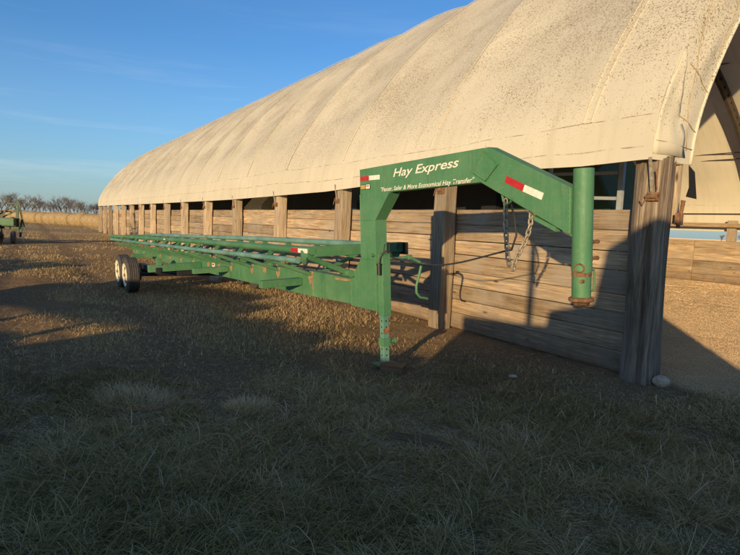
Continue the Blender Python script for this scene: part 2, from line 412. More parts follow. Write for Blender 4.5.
# ------------------------------------------------------------------ grass (stuff)
def blades(name, items, label, cat, seg=3):
    """items: (x, y, length, heading, start elevation, curl, half width, tone)"""
    n = len(items); A = np.array(items); x, y, L, th, e0, cu, wd, tn = A.T
    z = np.array([gh(a, b) for a, b in zip(x, y)])-.004
    dx, dy = np.cos(th), np.sin(th); px, py = -dy, dx; m = seg*2+1
    V = np.zeros((n, m, 3)); hx = np.zeros(n); hz_ = np.zeros(n); th2 = th.copy()
    for k in range(seg):
        wk = wd*(1-.25*k/seg)
        for q, sgn in ((0, -1), (1, 1)):
            V[:, k*2+q, 0] = x+px*wk*sgn; V[:, k*2+q, 1] = y+py*wk*sgn; V[:, k*2+q, 2] = z+hz_
        e = e0-cu*(k+.5)/seg; st = L/seg
        x = x+np.cos(th2)*np.cos(e)*st; y = y+np.sin(th2)*np.cos(e)*st; hz_ = np.maximum(hz_+np.sin(e)*st, .004); th2 = th2+cu*.25*np.sign(tn-.5)
    V[:, m-1, 0] = x; V[:, m-1, 1] = y; V[:, m-1, 2] = z+hz_
    me = bpy.data.meshes.new(name); me.vertices.add(n*m); me.vertices.foreach_set('co', V.ravel())
    base = np.arange(n)*m; cols = []
    for k in range(seg-1):
        a = k*2; cols += [base+a, base+a+1, base+a+3, base+a, base+a+3, base+a+2]
    a = (seg-1)*2; cols += [base+a, base+a+1, base+a+2]
    tri = np.stack(cols, 1).ravel().astype(np.int32); nf = len(tri)//3
    me.loops.add(nf*3); me.loops.foreach_set('vertex_index', tri)
    me.polygons.add(nf); me.polygons.foreach_set('loop_start', np.arange(nf, dtype=np.int32)*3); me.polygons.foreach_set('loop_total', np.full(nf, 3, dtype=np.int32))
    me.update(); me.validate()
    a = me.attributes.new('tone', 'FLOAT', 'POINT'); a.data.foreach_set('value', np.repeat(tn, m))
    me.materials.append(M['grass'])
    o = bpy.data.objects.new(name, me); col.objects.link(o); o['kind'] = 'stuff'; tag(o, label, cat); return o
LEN_ = 50.9
items = []
def nz2(x, y, f, s=0): return noise.noise(Vector((x*f, y*f, s)))
cnt = 0
while cnt < 210000:
    # sample in picture space so that density follows the view, then jitter over the ground
    px = random.uniform(-25, 765); py = random.triangular(243, 580, 400)
    q = gnd(px, py); 
    d = math.hypot(q.x, q.y)
    if d > 30 or d < 1.3: cnt += 1; continue
    q = q+Vector((random.uniform(-.2, .2), random.uniform(-.2, .2), 0)); rel = q-P1; s = rel.dot(BV); a = rel.dot(BU)
    cnt += 1
    if s > -.12 and a > -.6: continue
    dist_wall = -s if a > -.6 else 3
    cl_ = nz2(q.x, q.y, .9, 1)*.6+nz2(q.x, q.y, 2.6, 2)*.55
    bare = .62*rut(s, a)*(1 if d > 3.2 else .4)
    if dist_wall < 1.3: bare += .78*(1.3-dist_wall)/1.3+.1
    if d > 8: bare += .25
    if random.random() < bare or cl_ < -.10+random.uniform(-.10, .10)-(.08 if d < 4.5 else 0):
        if random.random() < .75:      # trampled litter on the bare soil
            for _ in range(2): items.append((q.x+random.uniform(-.06, .06), q.y+random.uniform(-.06, .06), random.uniform(.012, .05), random.uniform(0, 6.283), random.uniform(.02, .5), random.uniform(0, .6), random.uniform(.0009, .002)*(1+d*.09), random.choice((.1, .45, .6, .75, .9, 1.0))))
        continue
    lush = max(0, min(1, (7.2-d)/3.4)); lush *= max(.2, min(1, .72+cl_*1.2))
    L = random.uniform(.025, .07)+lush*random.uniform(.03, .27)
    e0 = random.uniform(.15, 1.1)-lush*random.uniform(0, .35); cu = random.uniform(.2, 1.2)+lush*random.uniform(.0, 1.5)
    L *= random.choice((.5, .8, 1, 1, 1.25))
    greenness = nz2(q.x, q.y, .5, 9)*.9+nz2(q.x, q.y, 3, 4)*.35
    tn = .48-.40*greenness+random.gauss(0, .16)-lush*.10+(.22 if d > 7 else 0)
    if random.random() < .24: tn += .48
    if random.random() < .12: tn -= .4
    items.append((q.x, q.y, L, random.uniform(0, 6.283), e0, cu, random.choice((.0007, .0009, .0011, .0014, .0022))*(1+d*.10), max(0, min(1, tn))))
for (tx, ty, rr, nn) in ((138, 388, .28, 2200), (250, 392, .19, 1700), (115, 380, .16, 700), (520, 432, .2, 500)):
    c0 = gnd(tx, ty+12)
    for i in range(nn):
        a = random.uniform(0, 6.283); q = rr*math.sqrt(random.random())
        items.append((c0.x+q*math.cos(a), c0.y+q*math.sin(a), random.uniform(.05, .17), a+random.gauss(0, 1.0), random.uniform(.2, 1.1), random.uniform(.2, 1.5), random.uniform(.0012, .0022), random.uniform(.85, 1)))
for i in range(260):      # separate tufts
    c0 = gnd(random.uniform(-10, 750), random.uniform(385, 575)); rel = c0-P1
    if rel.dot(BV) > -1.0 and rel.dot(BU) > -.8: continue
    tb = random.uniform(.1, .8); hd = random.uniform(0, 6.283)
    for k in range(random.randint(30, 110)):
        a = random.uniform(0, 6.283); q = random.uniform(0, .08)
        items.append((c0.x+q*math.cos(a), c0.y+q*math.sin(a), random.uniform(.08, .32), hd+random.gauss(0, 1.3), random.uniform(.15, .95), random.uniform(.3, 1.9), random.uniform(.001, .0021), max(0, min(1, tb+random.gauss(0, .17)))))
blades('grass', items, 'long tangled dry grass covering the shaded ground before the trailer', 'grass')
# short dry turf and litter farther off, catching the low sun
items = []; cnt = 0
while cnt < 300000:
    cnt += 1
    px = random.uniform(-20, 640); py = 212+random.betavariate(1.3, 2.2)*150
    dd_ = ray(px, py)
    if dd_.z > -.004: continue
    q = gnd(px, py); d = math.hypot(q.x, q.y)
    if d < 5.5 or d > 95: continue
    q = q+Vector((random.uniform(-.3, .3), random.uniform(-.3, .3), 0))*(d/12); rel = q-P1; s = rel.dot(BV); a = rel.dot(BU)
    if s > -.12 and -.6 < a < LEN_+.5: continue
    pt = nz2(q.x, q.y, .22, 21)+.5*nz2(q.x, q.y, .9, 22)
    if pt < random.uniform(-.25, .18) or random.random() < .7*rut(s, a): continue
    tn = .74+.25*random.gauss(0, 1)-.35*max(0, nz2(q.x, q.y, .3, 30))
    items.append((q.x, q.y, random.uniform(.03, .085)*(1+d*.012), random.uniform(0, 6.283), random.uniform(.15, 1.2), random.uniform(0, .6), random.uniform(.0012, .0028)*(1+d*.13), max(0, min(1, tn))))
DT = items; items = []; cnt = 0
while cnt < 210000:
    cnt += 1
    q = gnd(random.uniform(650, 765), random.uniform(272, 400)); rel = q-P1; s = rel.dot(BV); a = rel.dot(BU); d = q.length
    if s < .15 or s > 15.9 or a < -.9+.5*nz2(q.x, q.y, 1.2, 3): continue
    if s < .5 and a > .3: continue
    items.append((q.x+random.uniform(-.1, .1), q.y+random.uniform(-.1, .1), random.uniform(.004, .008)*(1+d*.03), random.uniform(0, 6.283), random.uniform(.6, 1.5), 0, random.uniform(.005, .008)*(1+d*.05), random.uniform(.86, 1.0)))
oc = blades('sandy_clods', items, 'loose sandy crumbs and straw bits over the sunlit barn floor', 'barn floor litter', 1)  # upright facets added to brighten the floor under the low sun
oc.data.materials[0] = M['crumb']
items = DT
blades('dry_turf', items, 'short straw coloured turf on the sunlit yard beyond the trailer wheels', 'turf', 1)

# ------------------------------------------------------------------ barn
barn = tag(empty('hoop_barn', P1, BANG), 'long hoop barn with speckled cream fabric cover over wooden plank walls', 'barn')
PS = [-.36, -.34, -.30, -.16, .02, .22, .46, .80, 1.2, 2, 3, 4.5, 6, 8]
PZ = [2.36, 2.60, 2.87, 3.20, 3.54, 3.89, 4.22, 4.72, 5.20, 6.02, 6.86, 7.83, 8.44, 8.80]
LEN = 50.9; W_ = 16.0
half = []
for i in range(len(PS)-1):
    k = 2 if i < 8 else 4
    for j in range(k):
        t = j/k; half.append((PS[i]+(PS[i+1]-PS[i])*t, PZ[i]+(PZ[i+1]-PZ[i])*t))
half.append((PS[-1], PZ[-1]))
# smooth the polyline
for _ in range(3):
    half = [half[0]]+[((half[i-1][0]+2*half[i][0]+half[i+1][0])/4, (half[i-1][1]+2*half[i][1]+half[i+1][1])/4) for i in range(1, len(half)-1)]+[half[-1]]
far = [(W_-s, z) for s, z in half[::-1]][1:]
far[-1] = (far[-1][0], 1.9)
prof = half+far
nrm = []
for i in range(len(prof)):
    a = prof[max(i-1, 0)]; b = prof[min(i+1, len(prof)-1)]; d = Vector((b[0]-a[0], b[1]-a[1])).normalized(); nrm.append(Vector((-d.y, d.x)))
RIB0 = .75; RSP = 2.95
hem_a = [0, .74, 2.8, 7.25, 13.9, 25, 51]; hem_z = [2.40, 2.38, 2.42, 2.27, 2.20, 2.2, 2.23]
av = [-.12, 0.0]; 
while av[-1] < LEN: av.append(av[-1]+(.147 if av[-1] < 14 else .295))
av = [a for a in av if a < LEN]+[LEN]
b = MB(); vs = []
for a in av:
    ph = ((a-RIB0)/RSP) % 1.0
    ins = math.sin(math.pi*ph)**.85
    hz = float(np.interp(a, hem_a, hem_z))
    for i, (s, z) in enumerate(prof):
        up = max(0, min(1, (z-2.75)/2.2)); up = up*up*(3-2*up)
        d = .15*ins*up
        if a < RIB0: d = .17*up*max(0, math.sin(math.pi*ph))*.35
        wr = noise.noise(Vector((a*.6, i*.2, 2)))*.018+noise.noise(Vector((a*2.6, i*.7, 5)))*.003
        zz = z
        if i < 8: zz = z+(hz-2.36)*(1-i/8)
        if i > len(prof)-3: wr *= .3
        x = s-nrm[i].x*(d)+nrm[i].x*wr; zq = zz-nrm[i].y*d+nrm[i].y*wr
        vs.append((x, a, zq))
n = len(prof)
b.add(vs, [(j*n+i, j*n+i+1, (j+1)*n+i+1, (j+1)*n+i) for j in range(len(av)-1) for i in range(n-1)])
cover = b.build('fabric_cover', M['fabric'], barn, smooth='all')
# double pipe pocket seams over the first ribs
b = MB()
for k in range(17):
    aa = RIB0+RSP*k
    for off in ((-.055, .055) if k == 0 else (0,)):
        pts = [(s+nrm[i].x*.004, aa+off, z+nrm[i].y*.004) for i, (s, z) in enumerate(prof) if 3 < i < len(prof)-6]
        b.tube(pts, .013 if k == 0 else .009, 6, cap=False)
b.build('rib_seam', M['fabric'], cover, smooth='all')
# closed far end
b = MB(); m0 = (8, LEN+.01, 2.2)
vs = [m0]+[(s, LEN+.01, z) for s, z in prof]
b.add(vs, [(0, i, i+1) for i in range(1, len(vs)-1)])
b.build('end_curtain', M['fabric'], barn)
# near end: band of fabric wrapped round the end arch, ends at the opening
b = MB(); vs = []; rows = 8
for i, (s, z) in enumerate(prof):
    tn = nrm[i]
    hz = z+(.04 if i < 3 else 0)
    for j in range(rows+1):
        t = j/rows; wdt = .68
        wr = noise.noise(Vector((i*.35, t*2.5, 9)))*.05*math.sin(math.pi*t)+noise.noise(Vector((i*1.1, t*6, 4)))*.02*math.sin(math.pi*t)
        # near the hem the band runs square across, higher up it follows the arch normal
        k = min(1, max(0, (z-4.2)/2.0)); dx = (1-k)*1.0+k*(-tn.x); dz = k*(-tn.y)
        if s > 8: dx = -(1-k)+k*(-tn.x)
        vs.append((s+dx*wdt*t, -.12-.04*math.sin(min(1, t*1.5)*math.pi/2)+wr, hz+dz*wdt*t))
c1 = rows+1
b.add(vs, [(i*c1+j, i*c1+j+1, (i+1)*c1+j+1, (i+1)*c1+j) for i in range(len(prof)-1) for j in range(rows)])
b.build('end_band', M['fabric2'], barn, smooth='all')
b = MB()
inner = [vs[i*c1+rows] for i in range(len(prof))]
b.tube(inner, .02, 8, cap=True)
b.build('hem_rope', M['fabric'], cover, smooth='all')
# folded corner flaps of the cover above the first post
def bandpt(z, t, off_):
    """point of the end band at outer height z, fraction t across, lifted off it"""
    for i in range(len(prof)-1):
        if prof[i+1][1] >= z: break
    f = (z-prof[i][1])/max(1e-6, prof[i+1][1]-prof[i][1]); f = max(0, min(1, f))
    j = min(rows-1, int(t*rows)); g_ = t*rows-j
    def P(ii, jj): return Vector(vs[ii*c1+jj])
    q = (P(i, j)*(1-f)+P(i+1, j)*f)*(1-g_)+(P(i, j+1)*(1-f)+P(i+1, j+1)*f)*g_
    return q+Vector((0, -off_, 0))
def fold(z0, z1, e0, e1, lift, seed):
    """a folded lap lying on the band; e0/e1 give left and right edge (t) as functions of height fraction"""
    b = MB(); V = []; nn = 12; m_ = 8
    for i in range(nn+1):
        u_ = i/nn; z = z0+(z1-z0)*u_; a_0 = e0(u_); a_1 = e1(u_)
        for j in range(m_+1):
            t = a_0+(a_1-a_0)*j/m_
            V.append(bandpt(z, max(0, min(1, t)), lift+.022*noise.noise(Vector((u_*4, t*5, seed)))))
    b.add(V, [(i*(m_+1)+j, i*(m_+1)+j+1, (i+1)*(m_+1)+j+1, (i+1)*(m_+1)+j) for i in range(nn) for j in range(m_)])
    o = b.build('corner_flap', M['fabric2'], cover, smooth='all'); q = o.modifiers.new('t', 'SOLIDIFY'); q.thickness = .012; return o
fold(2.42, 3.62, lambda u_: .02, lambda u_: .80-.76*u_, .012, 1)
# stitched hems across the band
b = MB()
for z0, t0, z1, t1 in ((3.0, .05, 2.75, .98), (3.45, .25, 3.2, .99), (4.3, .05, 2.5, .80), (5.6, .4, 3.6, .9), (2.56, .04, 2.52, .97)):
    b.tube([bandpt(z0+(z1-z0)*q/14, t0+(t1-t0)*q/14, .008) for q in range(15)], .0045, 5)
b.build('stitched_hem', M['hem'], cover, smooth='all')
# posts
PSP = 3.4
def post_mb(w, d, h, lean=(0, 0), seed=0):
    b = MB(); rnd = random.Random(seed); n = 7
    ring = [(-1, -1), (0, -1.0), (1, -1), (1, 0), (1, 1), (0, 1), (-1, 1), (-1, 0)]; vs = []
    for k in range(n):
        t = k/(n-1)
        for (a, c) in ring:
            vs.append((a*w/2+rnd.gauss(0, .004)+lean[0]*t, c*d/2+rnd.gauss(0, .004)+lean[1]*t, -.15+(h+.15)*t))
    m = len(ring)
    b.add(vs, [(k*m+i, k*m+(i+1)%m, (k+1)*m+(i+1)%m, (k+1)*m+i) for k in range(n-1) for i in range(m)]+[tuple(range(m)), tuple((n-1)*m+i for i in range(m))], rnd.random())
    return b
for k in range(1, 16):
    h = float(np.interp(k*PSP, hem_a, hem_z))+.18
    o = post_mb(.235, .29, h, (random.uniform(-.03, .01), -.04+random.uniform(-.07, .03)), k).build('post', M['post'], barn, bevel=.012)
    o.location = (-.17, k*PSP, 0)
    # tie-down winch with strap, each on its post
    if k < 12:
        z0 = h-.18
        t = MB(); t.tube([(-.155, -.10, z0-.22), (-.155, .02, z0-.22)], .028, 10); t.box((-.15, -.04, z0-.22), (.02, .16, .10)); t.tube([(-.16, .06, z0-.16), (-.17, .10, z0-.3)], .008, 6)
        wn = t.build('winch', M['rust'], o, bevel=.003)
        t = MB(); t.bar((-.16, -.03, z0-.20), (-.20, .0, z0+.12), .04, .006, (1, 0, 0)); t.build('strap', M['steel'], o)
# corner post: a split, weathered old log
b = MB(); vs = []; n = 28; rows = 44
for k in range(rows):
    t = k/(rows-1); z = -.15+2.6*t
    cx = -.03-.03*t+.012*math.sin(z*3); cy = -.0
    for i in range(n):
        a = 2*math.pi*i/n
        r0 = .172+.012*t+.02*(1-t)**4
        sq = 1/max(abs(math.cos(a)), abs(math.sin(a)))          # hewn: between round and square
        rr = r0*(.62+.38*min(sq, 1.3))
        groove = noise.noise(Vector((math.cos(a)*3.4, math.sin(a)*3.4, z*.35)))*.030+noise.noise(Vector((math.cos(a)*9, math.sin(a)*9, z*.8)))*.018
        gap = -.05*math.exp(-((a-5.2)/.10)**2)-.06*math.exp(-((a-3.6)/.12)**2)*(1 if z < 1.7 else .3)
        rr += groove+gap
        if t < .35 and 3.0 < a < 4.2: rr -= .03*(1-t/.35)*noise.noise(Vector((a*4, z*5, 1)))
        vs.append((cx+rr*math.cos(a)*1.05, cy+rr*math.sin(a)*.95, z))
b.add(vs, [(k*n+i, k*n+(i+1)%n, (k+1)*n+(i+1)%n, (k+1)*n+i) for k in range(rows-1) for i in range(n)]+[tuple(range(n)), tuple((rows-1)*n+i for i in range(n))])
lg = b.build('corner_post', M['log'], barn, smooth='all'); lg['label'] = 'split grey weathered corner log'
t = MB(); t.box((-.255, -.12, 2.02), (.04, .12, .09)); t.tube([(-.275, -.18, 2.02), (-.275, -.05, 2.02)], .026, 10); t.tube([(-.28, -.06, 2.0), (-.31, -.04, 1.93), (-.33, -.02, 1.98)], .009, 6)
t.tube([(-.28, -.17, 2.08), (-.32, -.17, 2.3)], .008, 6)
t.build('winch', M['rust'], lg, bevel=.004)
t = MB(); t.bar((-.28, -.12, 2.04), (-.37, -.12, 2.42), .035, .006, (1, 0, 0)); t.build('strap', M['steel'], lg)
t = MB(); t.tube([(.08, -.21, 1.75), (.15, -.21, 1.95), (.21, -.17, 2.0)], .014, 6); t.tube([(.12, -.20, 1.7), (.15, -.22, 2.0)], .022, 8)
t.box((.13, -.20, 1.8), (.08, .05, .13)); t.build('bracket', M['rust'], lg)
t = MB(); t.bar((.24, -.08, 1.75), (.24, -.08, 2.4), .07, .05); t.build('wood_cleat', M['post'], lg)
t = MB(); t.add([(.22, -.2, 2.38), (.34, -.2, 2.32), (.52, -.15, 2.04), (.40, -.1, 2.06), (.30, -.18, 2.15)], [(0, 1, 4), (1, 2, 3, 4)]); o = t.build('torn_fabric', M['tarp_dark'], lg)
sf = o.modifiers.new('t', 'SOLIDIFY'); sf.thickness = .01
# plank walls, one per bay
for k in range(15):
    b = MB(); a0 = k*PSP; z = 0
    hs = [.24+random.uniform(-.035, .035) for _ in range(8)]; sc_ = 1.9/sum(hs)
    for hh in hs:
        hh *= sc_
        j = random.uniform(-.013, .013); tl = random.uniform(-.002, .002)
        vs = []
        nseg = 8
        for q in range(nseg+1):
            aa = PSP*q/nseg+(.0 if 0 < q < nseg else (.006 if q == 0 else -.006)); wv = noise.noise(Vector((aa*.9+k*9, z*4, 3)))*.008
            for (xx, zz) in ((-.02+j+wv, z+.0045+tl), (.03+j, z+.0045+tl), (.03+j, z+hh-.0045+tl), (-.02+j+wv, z+hh-.0045+tl)):
                vs.append((xx, a0+aa, zz))
        b.add(vs, [(q*4+i, q*4+(i+1)%4, q*4+4+(i+1)%4, q*4+4+i) for q in range(nseg) for i in range(4)]+[(0, 1, 2, 3), (nseg*4, nseg*4+1, nseg*4+2, nseg*4+3)], random.random())
        z += hh
    b.build('plank_wall', M['plank'], barn, bevel=.006, seg=1)
b = MB()
for r_ in range(6):
    z0 = r_*.258; 
    for k in range(13): b.box((W_+random.uniform(-.01, .01), k*4+2, z0+.127), (.05, 3.98, .246), tone=random.random())
b.box((W_-.1, 25, 2.12), (.08, 51, .15), tone=.3)
o = b.build('far_plank_wall', M['plank'], barn)
for k in range(0, 16):
    o = post_mb(.22, .26, 2.3, (0, 0), 50+k).build('post', M['post'], barn); o.location = (W_+.17, k*PSP, 0)
# arched trusses under the ribs
b = MB()
def off(i, d): return (prof[i][0]-nrm[i].x*d, prof[i][1]-nrm[i].y*d)
idx = list(range(4, len(prof)-4))
def strip(d0, d1, ii, th=.05):
    V = []
    for i in ii:
        a1 = off(i, d0); a2 = off(i, d1)
        for (q, y) in ((a1, -th), (a2, -th), (a2, th), (a1, th)): V.append((q[0], y, q[1]))
    m = len(ii)
    b.add(V, [(k*4+j, k*4+(j+1)%4, k*4+4+(j+1)%4, k*4+4+j) for k in range(m-1) for j in range(4)]+[(3, 2, 1, 0), (m*4-4, m*4-3, m*4-2, m*4-1)])
strip(.19, .30, idx); strip(.41, .52, idx)
for c_, i in enumerate(idx[:-1]):
    a1 = off(i, .28); a2 = off(i+1, .28); e1_ = off(i, .43); e2_ = off(i+1, .43); f0, f1 = .12, .80
    V = []
    for f in (f0, f1):
        for (A1, A2) in ((a1, a2), (e1_, e2_)):
            for y in (-.04, .04): V.append((A1[0]+(A2[0]-A1[0])*f, y, A1[1]+(A2[1]-A1[1])*f))
    b.add(V, [(0, 1, 3, 2), (4, 6, 7, 5), (0, 4, 5, 1), (2, 3, 7, 6), (0, 2, 6, 4), (1, 5, 7, 3)])
tr0 = b.build('arch_truss', M['truss'], barn); tr0.location = (0, RIB0-.65, 0)
for k in range(1, 17):
    o = tr0.copy(); col.objects.link(o); o.parent = barn; o.location = (0, RIB0-.65+RSP*k, 0)
b = MB()
for zz in (2.55, 4.42, 4.62, 7.0):
    for i in range(len(prof)//2, len(prof)-1):
        if prof[i][1] >= zz > prof[i+1][1]:
            q = off(i, .12); b.tube([(q[0], -.1, zz), (q[0], LEN-.1, zz)], .018, 6)
b.build('purlin', M['truss'], barn)

# ------------------------------------------------------------------ machine inside the barn, and fillers added behind the slot
def B2W(s, a, z=0): return P1+BV*s+BU*a+Vector((0, 0, z))
e = tag(empty('farm_implement', B2W(1.9, 3.6), BANG), 'green farm machine with a grey tube frame parked behind the first wall bay', 'farm machine')
b = MB(); b.prism([(-1.6, .9), (1.6, .9), (1.7, 1.8), (1.3, 2.9), (-1.2, 2.9), (-1.7, 2.0)], 'x', .1, 1.3); b.build('body', M['dkgreen'], e, bevel=.04)
b = MB()
for x in (-1.0,):
    b.bar((x, -2.55, .3), (x, -2.55, 2.75), .07, .05); b.bar((x, -1.35, .3), (x, -1.35, 2.75), .05, .05)
    for z in (2.13, 2.47): b.bar((x, -2.5, z-.04), (x, -1.35, z), .045, .045)
for z in (1.0, 2.72): b.bar((-1.0, -2.5, z), (.2, -1.3, z), .05, .05)
b.build('tube_frame', M['grey_steel'], e)
for y in (-1.1, 1.1):
    b = MB(); b.lathe((-.2, y, .6), (1, 0, 0), [(.3, -.15), (.55, -.15), (.6, -.1), (.6, .1), (.55, .15), (.3, .15)], 24); b.build('wheel', M['rubber'], e)
def slot_filler(s, a0, a1, h, mat, lab, name='tarp_covered_stack'):
    b = MB(); n = int((a1-a0)/.6)+2; vs = []; pr = [(-1, 0), (-1.02, .5), (-.98, .85), (-.7, 1.0), (0, 1.04), (.7, 1.0), (1, .85), (1, 0)]
    L = a1-a0
    for i in range(n):
        t = i/(n-1)
        for j, (x, z) in enumerate(pr):
            hh = h*(1+.12*noise.noise(Vector((a0+t*L*.8, j*.2, 1))))*(.9 if i in (0, n-1) else 1)
            vs.append((x*1.1+.06*noise.noise(Vector((t*L*2, j, 4))), t*L, z*hh))
    m = len(pr)
    b.add(vs, [(i*m+j, i*m+j+1, (i+1)*m+j+1, (i+1)*m+j) for i in range(n-1) for j in range(m-1)]+[tuple(range(m)), tuple((n-1)*m+j for j in range(m))])
    o = b.build(name, mat, smooth=True); o.location = B2W(s, a0); o.rotation_euler = (0, 0, BANG)
    return tag(o, lab, 'hay stack' if 'stack' in name else 'tarp')
slot_filler(2.9, 4.3, 8.6, 3.1, M['tarp_dark'], 'dark tarp covered stack behind the wall bay nearest the trailer upright')
slot_filler(2.9, 10.2, 15.5, 3.0, M['tarp_dark'], 'dark tarp covered stack behind the middle wall bays')
slot_filler(2.9, 18.2, 50.0, 3.3, M['tarp_dark'], 'long dark covered stack running behind the farthest wall bays')
slot_filler(2.4, 8.75, 10.05, 2.75, M['tarp_blue'], 'blue tarp bundle seen through the slot under the barn cover', 'blue_bundle')
slot_filler(2.6, 16.0, 17.9, 2.75, M['rim'], 'pale rounded tank seen through the slot far along the barn', 'pale_bundle')

# ------------------------------------------------------------------ trailer
TB = Vector((-.5474, .8365, -.0232)); TL = Vector((.8346, .5478, .058)); TU = Vector((-.0612, -.0124, .998))
TL = (TL-TB*TL.dot(TB)).normalized(); TU = TL.cross(TB)
G0 = Vector((.17, 6.21, 0.0))
tr = empty('hay_trailer')
tr.matrix_world = Matrix(((TL.x, TB.x, TU.x, G0.x), (TL.y, TB.y, TU.y, G0.y), (TL.z, TB.z, TU.z, G0.z), (0, 0, 0, 1)))
tag(tr, 'long green gooseneck hay trailer standing beside the barn wall', 'trailer')
def gz(l, b_):     # local height of the ground under a local point
    for z in (0,):
        P = G0+TL*l+TB*b_
        return -P.z/TU.z
# gooseneck: riser and neck, one welded box section
b = MB()
b.prism([(-.02, .64), (-.03, 1.67), (-.30, 1.95), (-1.65, 1.965), (-2.56, 1.53), (-2.56, 1.87), (-1.74, 2.25), (.28, 2.23), (.28, 1.24), (.52, .965), (.52, .64)], 'x', -.06, .055)
nk = b.build('gooseneck', M['green_clean'], tr, bevel=.006)
# raised weld-on plates at the knee, both sides
b = MB(); dm = [(-1.70, 2.225), (-1.86, 2.10), (-1.72, 1.975), (-1.56, 2.06)]
for x0, x1 in ((-.072, -.0605), (.0555, .067)): b.prism(dm, 'x', x0, x1)
b.build('knee_plate', M['green_clean'], nk, bevel=.003)
b = MB(); b.prism([(-.30, 1.949), (-.03, 1.669), (-.036, 1.66), (-.036, .70), (-.05, .70), (-.05, 1.66), (-.315, 1.938)], 'x', -.075, .07); b.build('flange', M['green_clean'], nk)
def weld(pts, r=.0045):
    b = MB(); P_ = []
    for i in range(len(pts)-1):
        n_ = max(2, int((Vector(pts[i+1])-Vector(pts[i])).length/.012))
        for q in range(n_): P_.append(Vector(pts[i]).lerp(Vector(pts[i+1]), q/n_))
    P_.append(Vector(pts[-1])); b.tube(P_, [r*(1+.35*math.sin(i*2.1)) for i in range(len(P_))], 6)
    return b.build('weld_bead', M['green_clean'], nk, smooth='all')
weld([(-.061, .279, 1.24), (-.061, .279, 1.95)]); weld([(-.061, -.022, 1.66), (-.061, .27, 1.66)]); weld([(-.061, .28, 1.22), (-.061, -.015, 1.22)])
weld([(-.061, .52, .965), (-.061, .52, .645)], .006); weld([(-.061, -2.552, 1.54), (-.061, -2.552, 1.86)], .007)
weld([(-.0725, -1.70, 2.225), (-.0725, -1.86, 2.10), (-.0725, -1.72, 1.975)], .005); weld([(-.0725, -1.72, 1.975), (-.0725, -1.56, 2.06), (-.0725, -1.70, 2.225)], .005)
b = MB(); b.prism([(-2.20, 1.68), (-2.42, 1.59), (-2.42, 1.555), (-2.22, 1.64)], 'x', -.045, .04); b.build('neck_gusset', M['green_clean'], nk)
# reflectors + stickers on the neck side
def decal(name, mat, b0, z0, b1, z1, w, parent, x=-.0625, th=.002):
    """a strip from (b0,z0) to (b1,z1), width w"""
    d = Vector((b1-b0, z1-z0)); n = Vector((-d.y, d.x)).normalized()*w/2
    m = MB(); m.prism([(b0-n.x, z0-n.y), (b1-n.x, z1-n.y), (b1+n.x, z1+n.y), (b0+n.x, z0+n.y)], 'x', x-th, x); return m.build(name, mat, parent)
decal('reflector', M['red'], .265, 2.125, .08, 2.122, .050, nk); decal('reflector', M['white'], .08, 2.122, -.13, 2.118, .050, nk)
def nb(x, y):   # pixel on the neck side plane -> (b, z)
    d = ray(x, y); t = ((G0-TL*.06-EYE).dot(TL))/d.dot(TL); P = EYE+d*t-G0; return P.dot(TB), P.dot(TU)
a_ = nb(506, 179); b_ = nb(524, 188); c_ = nb(543, 196.5)
decal('reflector', M['red'], *a_, *b_, .055, nk); decal('reflector', M['white'], *b_, *c_, .055, nk)
decal('sticker', M['gold'], .255, 2.03, .165, 2.03, .045, nk); decal('sticker', M['white'], .15, 2.03, .07, 2.03, .045, nk)
decal('sticker', M['black'], .262, 2.03, .06, 2.03, .055, nk, x=-.0610)
decal('sticker', M['red'], .14, 2.038, .08, 2.038, .010, nk, x=-.0650)
def lettering(txt, p0, p1, height, shear, parent, mat, xs=None):
    cu = bpy.data.curves.new('lettering', 'FONT'); cu.body = txt; cu.size = 1; cu.shear = shear; cu.offset = .014; cu.extrude = 0
    o = bpy.data.objects.new('tmp', cu); col.objects.link(o); dg = bpy.context.evaluated_depsgraph_get()
    me = bpy.data.meshes.new_from_object(o.evaluated_get(dg)); bpy.data.objects.remove(o)
    xs_ = [v.co.x for v in me.vertices]; x0, x1 = min(xs_), max(xs_); L = (Vector(p1)-Vector(p0)).length; k = L/(x1-x0)
    d = (Vector(p1)-Vector(p0)).normalized(); n = Vector((d.y, -d.x)) if d.x < 0 else Vector((-d.y, d.x))
    if n.y < 0: n = -n
    for v in me.vertices:
        q = Vector(p0)+d*((v.co.x-x0)*k)+n*(v.co.y*height/.70); v.co = (-.0655, q.x, q.y)
    me.name = 'lettering'; me.materials.append(mat)
    q = bpy.data.objects.new('lettering', me); col.objects.link(q); q.parent = parent; return q
lettering('Hay Express', nb(393.5, 177), nb(459.5, 166.5), .082, .3, nk, M['white'])
lettering('"Faster, Safer & More Economical Hay Transfer"', nb(381.5, 191.5), nb(475, 182), .042, .25, nk, M['white'])
